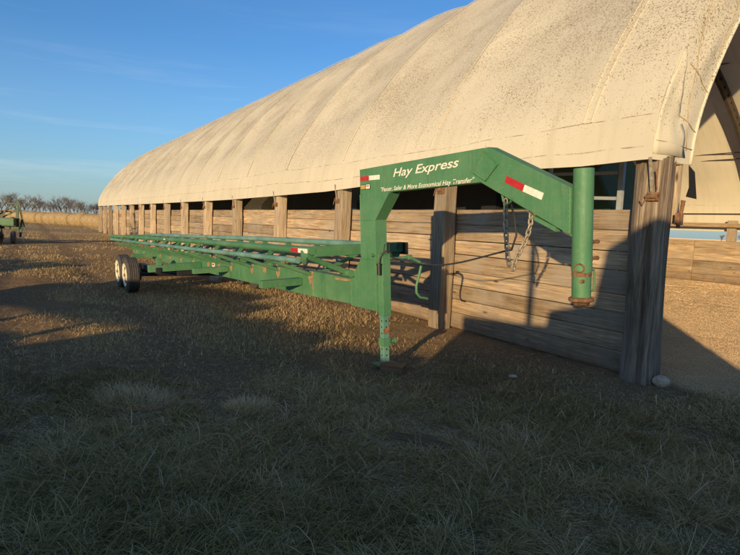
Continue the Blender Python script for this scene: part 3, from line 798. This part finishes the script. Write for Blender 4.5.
# centre beam
b = MB()
b.prism([(.52, .66), (.52, .97), (1.55, .985), (2.9, .97), (5.0, .92), (9.0, .885), (14.5, .87), (14.5, .68), (9.0, .62), (5.0, .62), (1.55, .64)], 'x', -.062, .062)
bm_ = b.build('main_beam', M['green'], tr, bevel=.006)
for bb in (1.52, 4.98, 8.3): b = MB(); b.box((-.0645, bb, .79), (.005, .012, .28)); b.build('weld_seam', M['rustsoft'], bm_)
RS = [1.58, 2.67, 3.75, 4.8, 5.5, 6.2, 7.3, 8.35, 9.4, 10.5, 11.6, 12.7, 13.8]
for bb in RS:
    zt = float(np.interp(bb, [.5, 1.55, 2.9, 5, 9, 14.5], [.97, .985, .97, .92, .885, .87]))
    rn = random.Random(int(bb*100)); w1 = .085; 
    b = MB(); b.prism([(bb-w1*1.2, zt-.005), (bb+w1*1.3, zt-.005), (bb+w1*.8, zt-.07), (bb+w1*.7, zt-.11), (bb+.01, zt-.17-rn.random()*.03), (bb-w1*.7, zt-.12), (bb-w1*.6, zt-.06)], 'x', -.0665, -.0625)
    b.build('rust_patch', M['rustsoft'], bm_)
    for sd in (-1, 1):
        b = MB(); b.bar((sd*.07, bb, zt-.045), (sd*.67, bb, zt+.19), .07, .045); 
        b.build('bunk_arm', M['green'], tr, bevel=.004)
b = MB()
for bb in (3.2,): b.prism([(bb-.1, .95), (bb+.1, .95), (bb+.05, .86), (bb-.04, .84)], 'x', -.0665, -.0625)
b.prism([(.52, .955), (.9, .955), (.92, .925), (.55, .93)], 'x', -.0665, -.0625)
b.build('rust_patch', M['rustsoft'], bm_)
# rails
for sd in (-1, 1):
    b = MB(); b.tube([(sd*.60, .45, 1.325), (sd*.60, 4.8, 1.325), (sd*.60, 14.7, 1.26)], .047, 14)
    ra = b.build('upper_rail', M['green'] if sd < 0 else M['teal'], tr, smooth=True)
    b = MB(); b.tube([(sd*.70, .62, 1.215), (sd*.70, 4.8, 1.19), (sd*.70, 14.4, 1.165)], .036, 14)
    b.build('lower_rail', M['teal'], tr, smooth=True)
    for bb in RS:
        b = MB(); b.bar((sd*.60, bb, 1.30), (sd*.70, bb, 1.19), .05, .02, (0, 1, 0)); b.bar((sd*.61, bb+.04, 1.09), (sd*.60, bb+.04, 1.29), .06, .03)
        b.build('rail_strut', M['green'], tr)
def decal_box(n, mat, x, b0, b1, z0, z1, parent): m = MB(); m.box((x, (b0+b1)/2, (z0+z1)/2), (.004, abs(b1-b0), z1-z0)); return m.build(n, mat, parent)
rl = [o for o in tr.children if o.name.startswith('upper_rail')][0]
decal_box('reflector', M['white'], -.65, .48, .72, 1.30, 1.35, rl); decal_box('reflector', M['red'], -.65, .72, .92, 1.30, 1.35, rl)
decal_box('reflector', M['red'], -.65, 7.1, 7.25, 1.30, 1.325, rl); decal_box('reflector', M['white'], -.65, 7.25, 7.4, 1.30, 1.325, rl)
# front cross bar with its V brace, tail bar
b = MB(); b.box((.05, .50, 1.315), (1.24, .10, .12)); b.build('cross_bar', M['green'], tr, bevel=.006)
b = MB(); b.box((.665, .46, 1.30), (.02, .2, .15)); b.build('end_plate', M['black'], tr)
b = MB(); b.box((0, 14.6, 1.22), (1.4, .08, .12)); b.box((0, 14.55, 1.0), (.10, .08, .4)); b.build('tail_bar', M['green'], tr, bevel=.004)
b = MB()
b.bar((-.66, .52, 1.27), (-.10, .55, 1.04), .06, .06); b.bar((.66, .52, 1.27), (.10, .55, 1.04), .06, .06)
b.bar((-.68, .50, 1.21), (-.64, .62, 1.30), .05, .08)
b.build('brace', M['green'], tr, bevel=.004)
b = MB(); b.tube([(-.10, .44, 1.035), (-.10, .60, 1.035)], .045, 14); b.build('pivot', M['green'], tr, smooth=True)
# outriggers and axle frame
for bb, l0, z0 in ((1.9, -.66, .82), (5.0, -.71, .79), (11.0, -.7, .78)):
    b = MB(); b.box(((l0-.065)/2, bb, z0), (abs(l0)-.065, .13, .10)); b.box(((-l0+.065)/2, bb, z0), (abs(l0)-.065, .13, .10)); b.build('outrigger', M['green'], tr, bevel=.004)
b = MB(); b.box((-.60, 6.75, .745), (1.06, .14, .15)); b.box((.60, 6.75, .745), (1.06, .14, .15)); b.box((-.92, 6.72, .87), (.10, .12, .14)); b.build('axle_frame', M['green'], tr, bevel=.005)
b = MB(); b.box((-.95, 7.55, .70), (.10, 1.8, .12)); b.box((.95, 7.55, .70), (.10, 1.8, .12))
b.box((-.35, 6.76, .61), (.42, .10, .10)); b.build('subframe', M['black'], tr, bevel=.004)
b = MB(); b.box((-.0675, 5.85, .78), (.006, .17, .14)); o = b.build('sticker', M['white'], bm_, bevel=.02)
decal_box('sticker', M['red'], -.0725, 5.80, 5.90, .80, .84, bm_); decal_box('sticker', M['red'], -.0725, 5.81, 5.89, .745, .765, bm_)
# fenderless tandem wheels
RT = .365
for bb in (7.25, 8.15):
    z0l = gz(-1.38, bb)+RT-.01; z0r = gz(1.38, bb)+RT-.01
    b = MB(); b.tube([(-1.2, bb, z0l), (1.2, bb, z0r)], .045, 10); b.build('axle', M['black'], tr)
    for sd, zc in ((-1, z0l), (1, z0r)):
        cx = sd*1.38
        wh = empty('wheel'); wh.parent = tr; wh.location = (cx, bb, zc)
        b = MB(); pf = [(.20, -.10)]
        pf += [(.24, -.118), (.30, -.122), (.345, -.110)]
        for gx in (-.075, -.04, 0, .04, .075):
            pf += [(RT-.002, gx-.014), (RT, gx+.006-.014), (RT, gx+.010), (RT-.014, gx+.012), (RT-.014, gx+.019)]
        pf += [(RT-.004, .103), (.345, .112), (.30, .122), (.24, .118), (.20, .10)]
        b.lathe((0, 0, 0), (1, 0, 0), pf, 48); b.build('tyre', M['rubber'], wh, smooth=True)
        s_ = sd
        b = MB(); b.lathe((0, 0, 0), (s_, 0, 0), [(.15, -.06), (.215, -.10), (.215, .10), (.245, .118), (.240, .126), (.215, .120), (.20, .108), (.17, .095), (.12, .10), (.10, .112), (.06, .112)], 36)
        rm = b.build('rim', M['rim'], wh, smooth=True)
        b = MB(); b.lathe((0, 0, 0), (s_, 0, 0), [(.04, .0), (.04, .125), (.03, .14), (.01, .145)], 16)
        b.build('hub', M['rust'], wh, smooth=True)
        b = MB()
        for q in range(6): a_ = q*math.pi/3; b.tube([(s_*.09, .08*math.cos(a_), .08*math.sin(a_)), (s_*.118, .08*math.cos(a_), .08*math.sin(a_))], .010, 6)
        b.build('lug_nuts', M['rust'], wh)
        b = MB(); b.lathe((0, 0, 0), (-s_, 0, 0), [(.13, .09), (.14, .16), (.12, .19), (.05, .20)], 20); b.build('brake_drum', M['black'], wh)
# jack
jk = empty('jack'); jk.parent = tr
b = MB(); b.box((.005, -.085, .94), (.11, .10, .68)); b.box((.005, -.085, 1.285), (.12, .115, .012)); b.build('jack_housing', M['green_clean'], jk, bevel=.006)
b = MB(); b.box((-.005, -.085, .34), (.075, .072, .58)); b.build('jack_leg', M['teal'], jk, bevel=.004)
b = MB(); b.box((-.005, -.085, .30), (.10, .10, .09)); b.tube([(.04, -.10, .30), (.12, -.10, .30)], .022, 10); b.tube([(.12, -.10, .30), (.135, -.10, .30)], .03, 10); b.build('collar', M['green_clean'], jk, bevel=.004)
b = MB()
for zz in (.15, .22, .40, .47, .54): b.tube([(-.0440, -.085, zz), (-.0405, -.085, zz)], .010, 10); b.tube([(-.005, -.1225, zz), (-.005, -.119, zz)], .010, 10)
b.build('pin_hole', M['black'], jk)
b = MB(); b.prism([(-.045, .40), (.035, .40), (.035, .48), (-.045, .45)], 'y', -.1235, -.1215); b.build('rust_patch', M['rust'], jk)
b = MB(); b.box((-.01, -.085, .05), (.24, .20, .016)); b.build('foot_plate', M['green'], jk, bevel=.003)
b = MB()
b.tube([(.06, -.12, 1.235), (.16, -.12, 1.23), (.30, -.12, 1.235), (.37, -.12, 1.215), (.47, -.12, 1.175), (.50, -.12, 1.13), (.47, -.12, 1.03), (.425, -.12, .90), (.425, -.12, .82), (.47, -.12, .765), (.585, -.12, .735)], [.013, .013, .019, .019, .019, .018, .016, .015, .015, .015, .015], 10)
b.box((.33, -.12, 1.235), (.05, .05, .05)); b.build('crank_handle', M['green_clean'], jk, smooth=True)
b = MB(); b.tube([(-.085, -.12, 1.175), (-.085, -.12, 1.06)], .024, 12); b.tube([(-.085, -.12, 1.185), (-.085, -.12, 1.17)], .03, 12); b.build('plug', M['black'], jk, smooth=True)
b = MB(); b.tube([(-.085, -.12, 1.18), (-.08, -.13, 1.25), (-.04, -.14, 1.30), (0, -.15, 1.325), (.05, -.15, 1.30), (.08, -.14, 1.24), (.2, -.2, 1.21)], .010, 8)
b.tube([(-.03, -.13, 1.29), (-.02, -.14, 1.39), (.04, -.14, 1.395), (.045, -.13, 1.28)], .006, 6)
b.build('hose', M['cable'], jk, smooth=True)
b = MB(); b.tube([(-.062, .03, 1.27), (-.085, .03, 1.27)], .022, 10); b.tube([(-.062, -.0, 1.27), (-.10, -.0, 1.27)], .012, 8); b.build('valve', M['green'], nk, smooth=True)
# wiring cable slung from jack to the chain hook
b = MB(); A = Vector((.08, -.16, 1.24)); Bp = Vector((0, -1.95, 1.40)); pts = []
for i in range(21):
    t = i/20; q = A.lerp(Bp, t); q.z -= .12*math.sin(math.pi*t)**1.2*(1-.35*t); pts.append(q)
pts += [Vector((0, -2.0, 1.52)), Vector((0, -1.98, 1.66)), Vector((0, -1.93, 1.80))]
b.tube(pts, .008, 8); b.build('wiring_cable', M['cable'], tr, smooth=True)
# coupler
CB = -2.62
b = MB(); b.lathe((0, CB, 0), (0, 0, 1), [(.060, 1.27), (.071, 1.27), (.073, 1.30), (.071, 1.33), (.071, 2.0), (.064, 2.004), (.05, 2.004)], 36)
b.lathe((0, CB, 0), (0, 0, 1), [(.055, 2.003), (.01, 2.003)], 36)
cpl = b.build('coupler_tube', M['green_clean'], tr, smooth=True)
b = MB(); b.lathe((0, CB, 0), (0, 0, 1), [(.04, 1.06), (.067, 1.06), (.067, 1.40)], 32); it = b.build('inner_tube', M['green'], cpl, smooth=True)
b = MB(); b.lathe((0, CB, 0), (0, 0, 1), [(.04, 1.025), (.055, 1.022), (.062, 1.045), (.078, 1.05), (.088, 1.056), (.088, 1.076), (.07, 1.085), (.05, 1.088)], 32); b.build('socket', M['rust'], cpl, smooth=True)
b = MB(); b.lathe((0, CB, 0), (0, 0, 1), [(.0675, 1.236), (.0695, 1.24), (.0695, 1.258), (.0675, 1.264)], 32); b.build('rust_ring', M['rust'], cpl, smooth=True)
b = MB()
for zz in (1.36, 1.48):
    b.tube([(.055, CB-.02, zz), (.15, CB-.02, zz)], .010, 8); b.tube([(.068, CB-.02, zz), (.085, CB-.02, zz)], .021, 6); b.tube([(.125, CB-.02, zz), (.155, CB-.02, zz)], .017, 6)
b.build('bolt', M['rust'], cpl)
b = MB(); b.tube([(.05, CB-.03, 1.275), (.10, CB-.03, 1.275), (.105, CB-.03, 1.25), (.105, CB-.03, 1.15), (.10, CB-.03, 1.125), (.05, CB-.03, 1.12)], .0085, 8); b.build('latch_handle', M['green'], cpl, smooth=True)
b = MB(); pts = [(-.062+.0*i, CB+.04*math.cos(a)-.035, 1.30+.03*math.sin(a)) for i, a in enumerate(np.linspace(0, 2*math.pi, 13))]; b.tube([(p_[0]-.012, p_[1], p_[2]) for p_ in pts], .006, 6)
b.tube([(-.05, CB-.05, 1.205), (-.075, CB-.05, 1.205)], .014, 8); b.build('lock_ring', M['rust'], cpl, smooth=True)
# chains: one hangs from a hook under the neck, the other from an eye further down
def chain(pts, name):
    b = MB(); pts = [Vector(q) for q in pts]; L = [0]
    for i in range(1, len(pts)): L.append(L[-1]+(pts[i]-pts[i-1]).length)
    def at(s):
        for i in range(1, len(pts)):
            if s <= L[i]: return pts[i-1].lerp(pts[i], (s-L[i-1])/(L[i]-L[i-1]))
        return pts[-1]
    s = 0; k = 0
    while s < L[-1]:
        p0 = at(s); p1 = at(min(L[-1], s+.03)); d = (p1-p0) if (p1-p0).length > 1e-5 else Vector((0, 0, -1))
        side = Vector((1, .2, 0)) if k % 2 else Vector((.1, 1, 0))
        b.link(p0, d, side, .062, .042, .0075); s += .045; k += 1
    return b.build(name, M['steel'], tr, smooth='all')
chain([(-.03, -1.91, 1.79), (-.04, -1.92, 1.6), (-.05, -1.95, 1.38), (-.045, -1.97, 1.26)], 'safety_chain')
chain([(0, -2.15, 1.72), (0, -2.145, 1.60), (.0, -2.10, 1.48), (-.02, -2.03, 1.36), (-.03, -2.0, 1.28), (-.02, -1.985, 1.22)], 'safety_chain')
b = MB(); b.tube([(-.03, -1.86, 1.90), (-.03, -1.885, 1.80), (-.03, -1.92, 1.765), (-.03, -1.965, 1.79), (-.03, -1.97, 1.84)], .010, 8); b.build('chain_hook', M['green'], tr, smooth=True); b = MB()
b.tube([(0, -2.14, 1.78), (0, -2.15, 1.70), (0, -2.19, 1.70), (0, -2.2, 1.76)], .009, 8); b.build('chain_hook', M['green'], tr, smooth=True)

# small things on the ground
def put(o, x, y, dz=0): q = gnd(x, y); o.location = (q.x, q.y, dz); return o
b = MB(); b.box((0, 0, 0), (.26, .17, .10), tone=.4); o = b.build('wood_block', M['block'], bevel=.006); q = gnd(397, 381)
o.location = (.30, 6.02, .03); o.rotation_euler = (0, 0, R(-20)); tag(o, 'short brown timber block lying beside the foot of the trailer jack', 'wood block')
def rock(x, y, s, lab, name='rock', flat=.6):
    b = MB(); vs = []; n = 10; rw = 6; rn = random.Random(int(x))
    for i in range(rw):
        ph = math.pi*(i+.5)/rw
        for k in range(n):
            a = 2*math.pi*k/n; r_ = s*(1+.35*noise.noise(Vector((math.cos(a)*1.5+x, math.sin(a)*1.5, ph))))
            vs.append((r_*math.sin(ph)*math.cos(a), r_*math.sin(ph)*math.sin(a)*.7, r_*math.cos(ph)*flat))
    b.add(vs, [(i*n+k, i*n+(k+1)%n, (i+1)*n+(k+1)%n, (i+1)*n+k) for i in range(rw-1) for k in range(n)]+[tuple(range(n)), tuple((rw-1)*n+k for k in range(n))])
    o = b.build(name, M['rock']); put(o, x, y, s*flat*.5); return tag(o, lab, 'rock')
rock(661, 384, .10, 'pale angular stone at the foot of the weathered corner log')
rock(513, 377, .05, 'small white stone lying on dark soil near the plank wall', flat=.35)
rock(646, 371, .07, 'low brown stone against the base of the corner log')
b = MB(); b.tube([(-.3, 0, .03), (0, .01, .04), (.25, -.01, .03)], [.05, .055, .03], 8, tone=.3); o = b.build('rotten_log', M['block']); q = gnd(430, 446)
o.location = (q.x, q.y, -.03); o.rotation_euler = (0, 0, R(-25)); tag(o, 'short grey rotten log half sunk in the shaded grass', 'log')
# a stone under the trailer beam, in the grass
rock(217, 281, .2, 'round grey stone under the trailer beam', flat=.7)

# ------------------------------------------------------------------ round bales at the field edge
def bale_mesh(seed):
    rn = random.Random(seed); b = MB(); prof_ = [(.35, -.78), (.66, -.79), (.78, -.70), (.815, -.4), (.80, 0), (.82, .4), (.78, .70), (.66, .79), (.35, .78)]
    b.lathe((0, 0, .76), (0, 1, 0), prof_, 30)
    b.v = [(x+.03*noise.noise(Vector((x*2+seed, y*2, z*2))), y+.02*noise.noise(Vector((x*3, y*3+seed, z*3))), max(0, z*(.985)+.03*noise.noise(Vector((x*2, y*2, z*2+seed))))) for x, y, z in b.v]
    return b
bm3 = [bale_mesh(i*13).build('round_bale', M['hay'], smooth=True) for i in range(3)]
for o in bm3: col.objects.unlink(o)
bases = [(22, 222.3), (40, 223.4), (53, 224.2), (68, 225.4), (84, 226.9), (100, 228.3)]
q0 = gnd(28, 222.8); q1 = gnd(98, 228.2); dr = (q1-q0).normalized(); L = (q1-q0).length; ang = math.atan2(-dr.x, dr.y)
nb_ = int(L/1.66)+5
nm = ['leftmost', 'second', 'third', 'fourth', 'fifth', 'sixth', 'seventh', 'eighth', 'ninth', 'tenth', 'eleventh', 'twelfth', 'thirteenth', 'fourteenth', 'fifteenth', 'sixteenth', 'seventeenth', 'eighteenth', 'nineteenth', 'twentieth']
vis = 0
for i in range(-3, nb_+1):
    o = bm3[i % 3].copy(); col.objects.link(o)
    pz = (q0+dr*(i*1.69+random.uniform(-.04, .04)))*1.05; side = Vector((dr.y, -dr.x, 0))*random.uniform(-.28, .28)
    o.location = (pz.x+side.x, pz.y+side.y, -.05+gh(pz.x, pz.y)*.5); o.rotation_euler = (0, 0, ang+R(random.uniform(-2.5, 2.5))); s_ = random.uniform(1.0, 1.12); o.scale = (s_, 1.04, s_)
    o['label'] = 'x'; o['category'] = 'hay bale'; o['group'] = 'round hay bales in a row at the field edge'
    o['bi'] = i
bl = sorted([o for o in col.objects if o.name.startswith('round_bale')], key=lambda o: o['bi'])
for k, o in enumerate(bl):
    o['label'] = 'round straw bale, %s from the left in the row at the field edge' % (nm[k] if k else 'first')
    if k == len(bl)-1: o['label'] = 'round straw bale at the right end of the row, closest to the barn'
    del o['bi']

# ------------------------------------------------------------------ bare trees on the horizon
def tree_meshes(seed, H):
    rn = random.Random(seed); tk = MB(); cr_ = MB()
    def grow(p, d, L, r_, lv):
        q = p+d*L
        mid = p.lerp(q, .5)+Vector((rn.gauss(0, .05), rn.gauss(0, .05), 0))*L
        (tk if lv < 2 else cr_).tube([p, mid, q], [r_, r_*.85, r_*.65], 3 if lv > 1 else 6, cap=False)
        if lv >= 6: return
        nchild = 6 if lv == 0 else rn.choice((2, 3, 3))
        for k in range(nchild):
            a = rn.uniform(0, 6.283); sp2 = rn.uniform(.25, .80)
            o = d.orthogonal().normalized(); o.rotate(Matrix.Rotation(a, 3, d))
            nd = (d*math.cos(sp2)+o*math.sin(sp2)+Vector((0, 0, .26))).normalized()
            grow(p.lerp(q, rn.uniform(.35, 1.0)), nd, L*rn.uniform(.62, .84), r_*.58, lv+1)
    grow(Vector((0, 0, -.2)), Vector((rn.gauss(0, .05), rn.gauss(0, .05), 1)).normalized(), H*.20, H*.014, 0)
    zt = max(v[2] for v in cr_.v); k = H/zt
    for m in (tk, cr_): m.v = [(x*k, y*k, z*k) for x, y, z in m.v]
    return tk, cr_
protos = []
for i in range(4):
    tk, cr_ = tree_meshes(20+i, 10)
    e = empty('bare_tree'); tk.build('trunk', M['bark'], e); cr_.build('crown', M['bark'], e); protos.append(e)
first = [True]*4
tl = [(-14, 14, 280), (-4, 17, 262), (8, 19, 250), (15, 17, 270), (24, 15, 300), (32, 18, 240), (39, 13, 310), (46, 9, 330), (54, 14, 250), (61, 17.5, 245), (69, 18, 240), (77, 16, 262), (84, 11, 330), (91, 9, 350), (97, 14, 250), (104, 12, 240), (1, 12, 400), (11, 10, 420), (20, 12, 380), (28, 9, 430), (36, 8, 400), (43, 11, 390), (50, 8, 440), (58, 9, 420), (66, 11, 400), (74, 10, 420), (81, 12, 390), (88, 7, 430), (94, 12, 400), (101, 9, 420), (722, 5, 420), (732, 7, 400), (741, 6, 410)]
looks = ['tall', 'broad', 'thin', 'dense', 'low']
TN = {33: 'dark dense bare tree, tallest left of centre behind the straw bales', 72: 'tallest bare tree between the bales and the barn end', 101: 'bare tree standing nearest the far end of the barn'}
ordn = nm
j = 0
TLAB = {}
near_t = sorted([t[0] for t in tl if t[0] < 300 and t[2] < 360]); far_t = sorted([t[0] for t in tl if t[0] < 300 and t[2] >= 360])
for q_, lst, kind in ((0, near_t, 'bare winter tree in the nearer row behind the straw bales, %s from the left'), (1, far_t, 'small pale bare tree in the farther row on the horizon, %s from the left')):
    for n_, x_ in enumerate(lst): TLAB[x_] = kind % (nm[n_] if n_ else 'first')
for i, (px, hp, D) in enumerate(tl):
    k = i % 4; e = protos[k]
    if first[k]: first[k] = False; o = e
    else:
        o = e.copy(); col.objects.link(o)
        for c in e.children: d = c.copy(); col.objects.link(d); d.parent = o
    d = ray(px, 212 if px < 300 else 238); d.z = 0; d.normalize(); o.location = d*D
    s_ = (hp*.92+2)*D/555/10; o.scale = (s_*1.15, s_*1.15, s_); o.rotation_euler = (0, 0, random.uniform(0, 6.28))
    if px < 300: lab = TLAB[px]
    else: lab = 'tiny distant bare tree seen over the far plank wall, %s of three from the left' % {722: 'first', 732: 'second', 741: 'third'}[px]
    tag(o, lab, 'tree', 'bare trees on the horizon')

# ------------------------------------------------------------------ implement at the left edge
q = gnd(3, 243); e = tag(empty('field_cultivator', (q.x, q.y, 0), R(15)), 'green folded field cultivator with dark tines at the left edge', 'farm machine')
b = MB()
b.box((.2, 0, 1.02), (.8, .8, .36)); b.bar((.62, .1, .5), (.62, .1, 2.1), .07, .07); b.bar((-.5, .1, 1.9), (.6, .1, 1.9), .05, .05); b.bar((-.4, .1, 1.2), (.6, .1, 1.85), .05, .05); b.box((.4, .3, 1.15), (.25, .2, .2)); b.bar((-2.6, 0, .75), (.7, 0, .75), .12, .12)
for x in (-1.6, -.5, .55): b.bar((x, .2, .7), (x, .2, 1.65), .07, .07)
b.bar((-.5, .2, 1.5), (.55, .2, 1.5), .06, .06); b.bar((-.45, .2, 1.0), (.5, .2, 1.55), .05, .05)
b.build('frame', M['dkgreen'], e)
b = MB(); b.box((.25, -.42, 1.02), (.7, .06, .30)); b.build('side_panel', M['green_machine'], e)
b = MB()
b.bar((.05, -.2, .2), (-.55, -.1, 2.9), .14, .10); b.bar((-.75, -.2, .3), (-1.1, -.1, 2.9), .12, .09)
for k in range(9):
    z = .45+k*.24; x = .03-k*.06
    b.tube([(x, -.2, z), (x+.14, -.42, z-.05), (x+.10, -.55, z-.2)], .025, 6)
    b.tube([(x-.7, -.2, z), (x-.55, -.42, z-.05), (x-.6, -.55, z-.2)], .025, 6)
b.bar((-.9, -.15, 1.4), (-.1, -.15, .4), .08, .08)
b.build('folded_wing', M['black'], e)
for x in (-.35, .55, -1.3):
    b = MB(); b.lathe((x, -.35, .30), (1, .2, 0), [(.1, -.09), (.27, -.09), (.30, -.05), (.30, .05), (.27, .09), (.1, .09)], 20); b.build('wheel', M['rubber'], e)
b = MB()
for k in range(7): b.lathe((-.9+k*.16, -.5, .22), (1, 0, 0), [(.02, -.01), (.22, .03), (.22, .035), (.02, 0)], 14)
b.build('disc_gang', M['truss'], e)
b = MB(); b.box((-.30, -.25, 2.32), (.10, .04, .14)); b.build('red_marker', M['red'], e)
b = MB(); b.bar((.72, .05, .3), (.80, .05, 1.2), .06, .08); b.bar((.80, .05, 1.2), (.68, .05, 2.0), .05, .06); b.bar((.95, .05, .6), (.70, .05, 1.7), .05, .05); b.build('upright', M['dkgreen'], e)

# ------------------------------------------------------------------ unseen casters shaped as machinery and bales, added to shade the foreground
hz_ = Vector((SUN.x, SUN.y, 0)).normalized(); lt = Vector((hz_.y, -hz_.x, 0)); az = math.atan2(-hz_.x, hz_.y)
def back(a, D): return lt*a-hz_*D
labs_b = 'weathered round bale in a row behind the photographer'
k = 0
def shade_bale(a, D, hh, z=0, rot=90):
    global k
    o = bm3[k % 3].copy(); col.objects.link(o); o.name = 'old_round_bale'; k += 1
    o.location = back(a, D)+Vector((0, 0, z)); o.rotation_euler = (0, 0, az+R(rot)+R(random.uniform(-4, 4))); o.scale = (1, 1, hh/1.57)
    tag(o, labs_b, 'hay bale', 'weathered bales behind the photographer')
shade_bale(-2.38, 4, 1.39); shade_bale(-3.86, 4.0, 1.50); shade_bale(-5.0, 4.9, 1.36)
for a in (-14.3, -15.9, -17.6, -19.3): shade_bale(a, 8, 1.57);  # unseen stacks added beside the view for the far bands of shade
for a in (-15.0, -16.7, -18.4): shade_bale(a, 8, 1.35, 1.42)
for a in (-25.2, -27.0, -28.7, -30.5, -32.2, -34.0): shade_bale(a, -1, 1.6); shade_bale(a-.3, -1, 1.4, 1.45)
e = tag(empty('hay_wagon', back(-8.1, 4.0), az), 'flat wooden hay wagon behind the photographer', 'wagon')
b = MB(); b.prism([(-3.0, 1.40), (-2.6, 1.44), (0, 1.42), (2.9, 1.40), (2.9, 1.62), (2.2, 1.62), (2.1, 1.76), (.4, 1.82), (-1.2, 1.86), (-2.4, 1.80), (-2.5, 1.66), (-3.0, 1.62)], 'y', -.8, .8); b.build('deck', M['post'], e)
b = MB(); b.prism([(-2.9, .3), (-2.9, 1.20), (-1.7, 1.12), (-.9, 1.0), (.3, 1.08), (1.2, 1.14), (1.9, 1.08), (2.3, 1.28), (2.5, 1.5), (3.9, 1.5), (3.9, .3)], 'y', -.3, .3); b.build('chassis', M['rust'], e)  # outline shaped to leave patches of sun on the foreground
for x in (-2.7, -1.3, .1, 1.5, 2.7): b = MB(); b.box((x, 0, 1.26), (.16, .5, .34)); b.build('bolster', M['rust'], e)
for x in (-2.2, 2.2):
    for y in (-.8, .8):
        b = MB(); b.lathe((x, y, .4), (0, 1, 0), [(.2, -.1), (.38, -.12), (.4, -.08), (.4, .08), (.38, .12), (.2, .1)], 24); b.build('wheel', M['rubber'], e)
e = tag(empty('tractor', back(0, 4.0), az), 'parked tractor with a cab behind the photographer', 'tractor')
b = MB(); b.box((-.95, 0, 1.25), (1.36, .8, 1.16)); b.build('hood', M['green_machine'], e, bevel=.03)
b = MB(); b.prism([(-.42, 1.0), (-.30, 2.0), (.22, 2.12), (.32, 2.80), (.75, 3.10), (1.35, 3.08), (1.50, 2.7), (1.75, 2.0), (2.0, 1.5), (2.1, .8), (2.3, .3), (-.3, .3)], 'y', -.7, .7); b.build('cab', M['dkgreen'], e, bevel=.03)
for x, r_ in ((-1.1, .65), (1.3, .85)):
    for y in (-.75, .75):
        b = MB(); b.lathe((x, y, r_), (0, 1, 0), [(.2, -.15), (r_*.9, -.18), (r_, -.12), (r_, .12), (r_*.9, .18), (.2, .15)], 26); b.build('wheel', M['rubber'], e)
b = MB(); b.box((1.2, 0, .7), (2.4, 1.0, 1.3)); b.box((2.5, 0, .9), (2.4, .9, 1.2)); b.build('body', M['green_machine'], e)
b = MB(); b.tube([(-.56, 0, 1.7), (-.56, 0, 2.95)], .05, 10); b.build('exhaust_stack', M['black'], e)  # unseen pole added to cast the narrow stripe on the wall
b = MB(); b.box((-.9, 0, .5), (1.5, .6, .8)); b.build('chassis', M['black'], e)
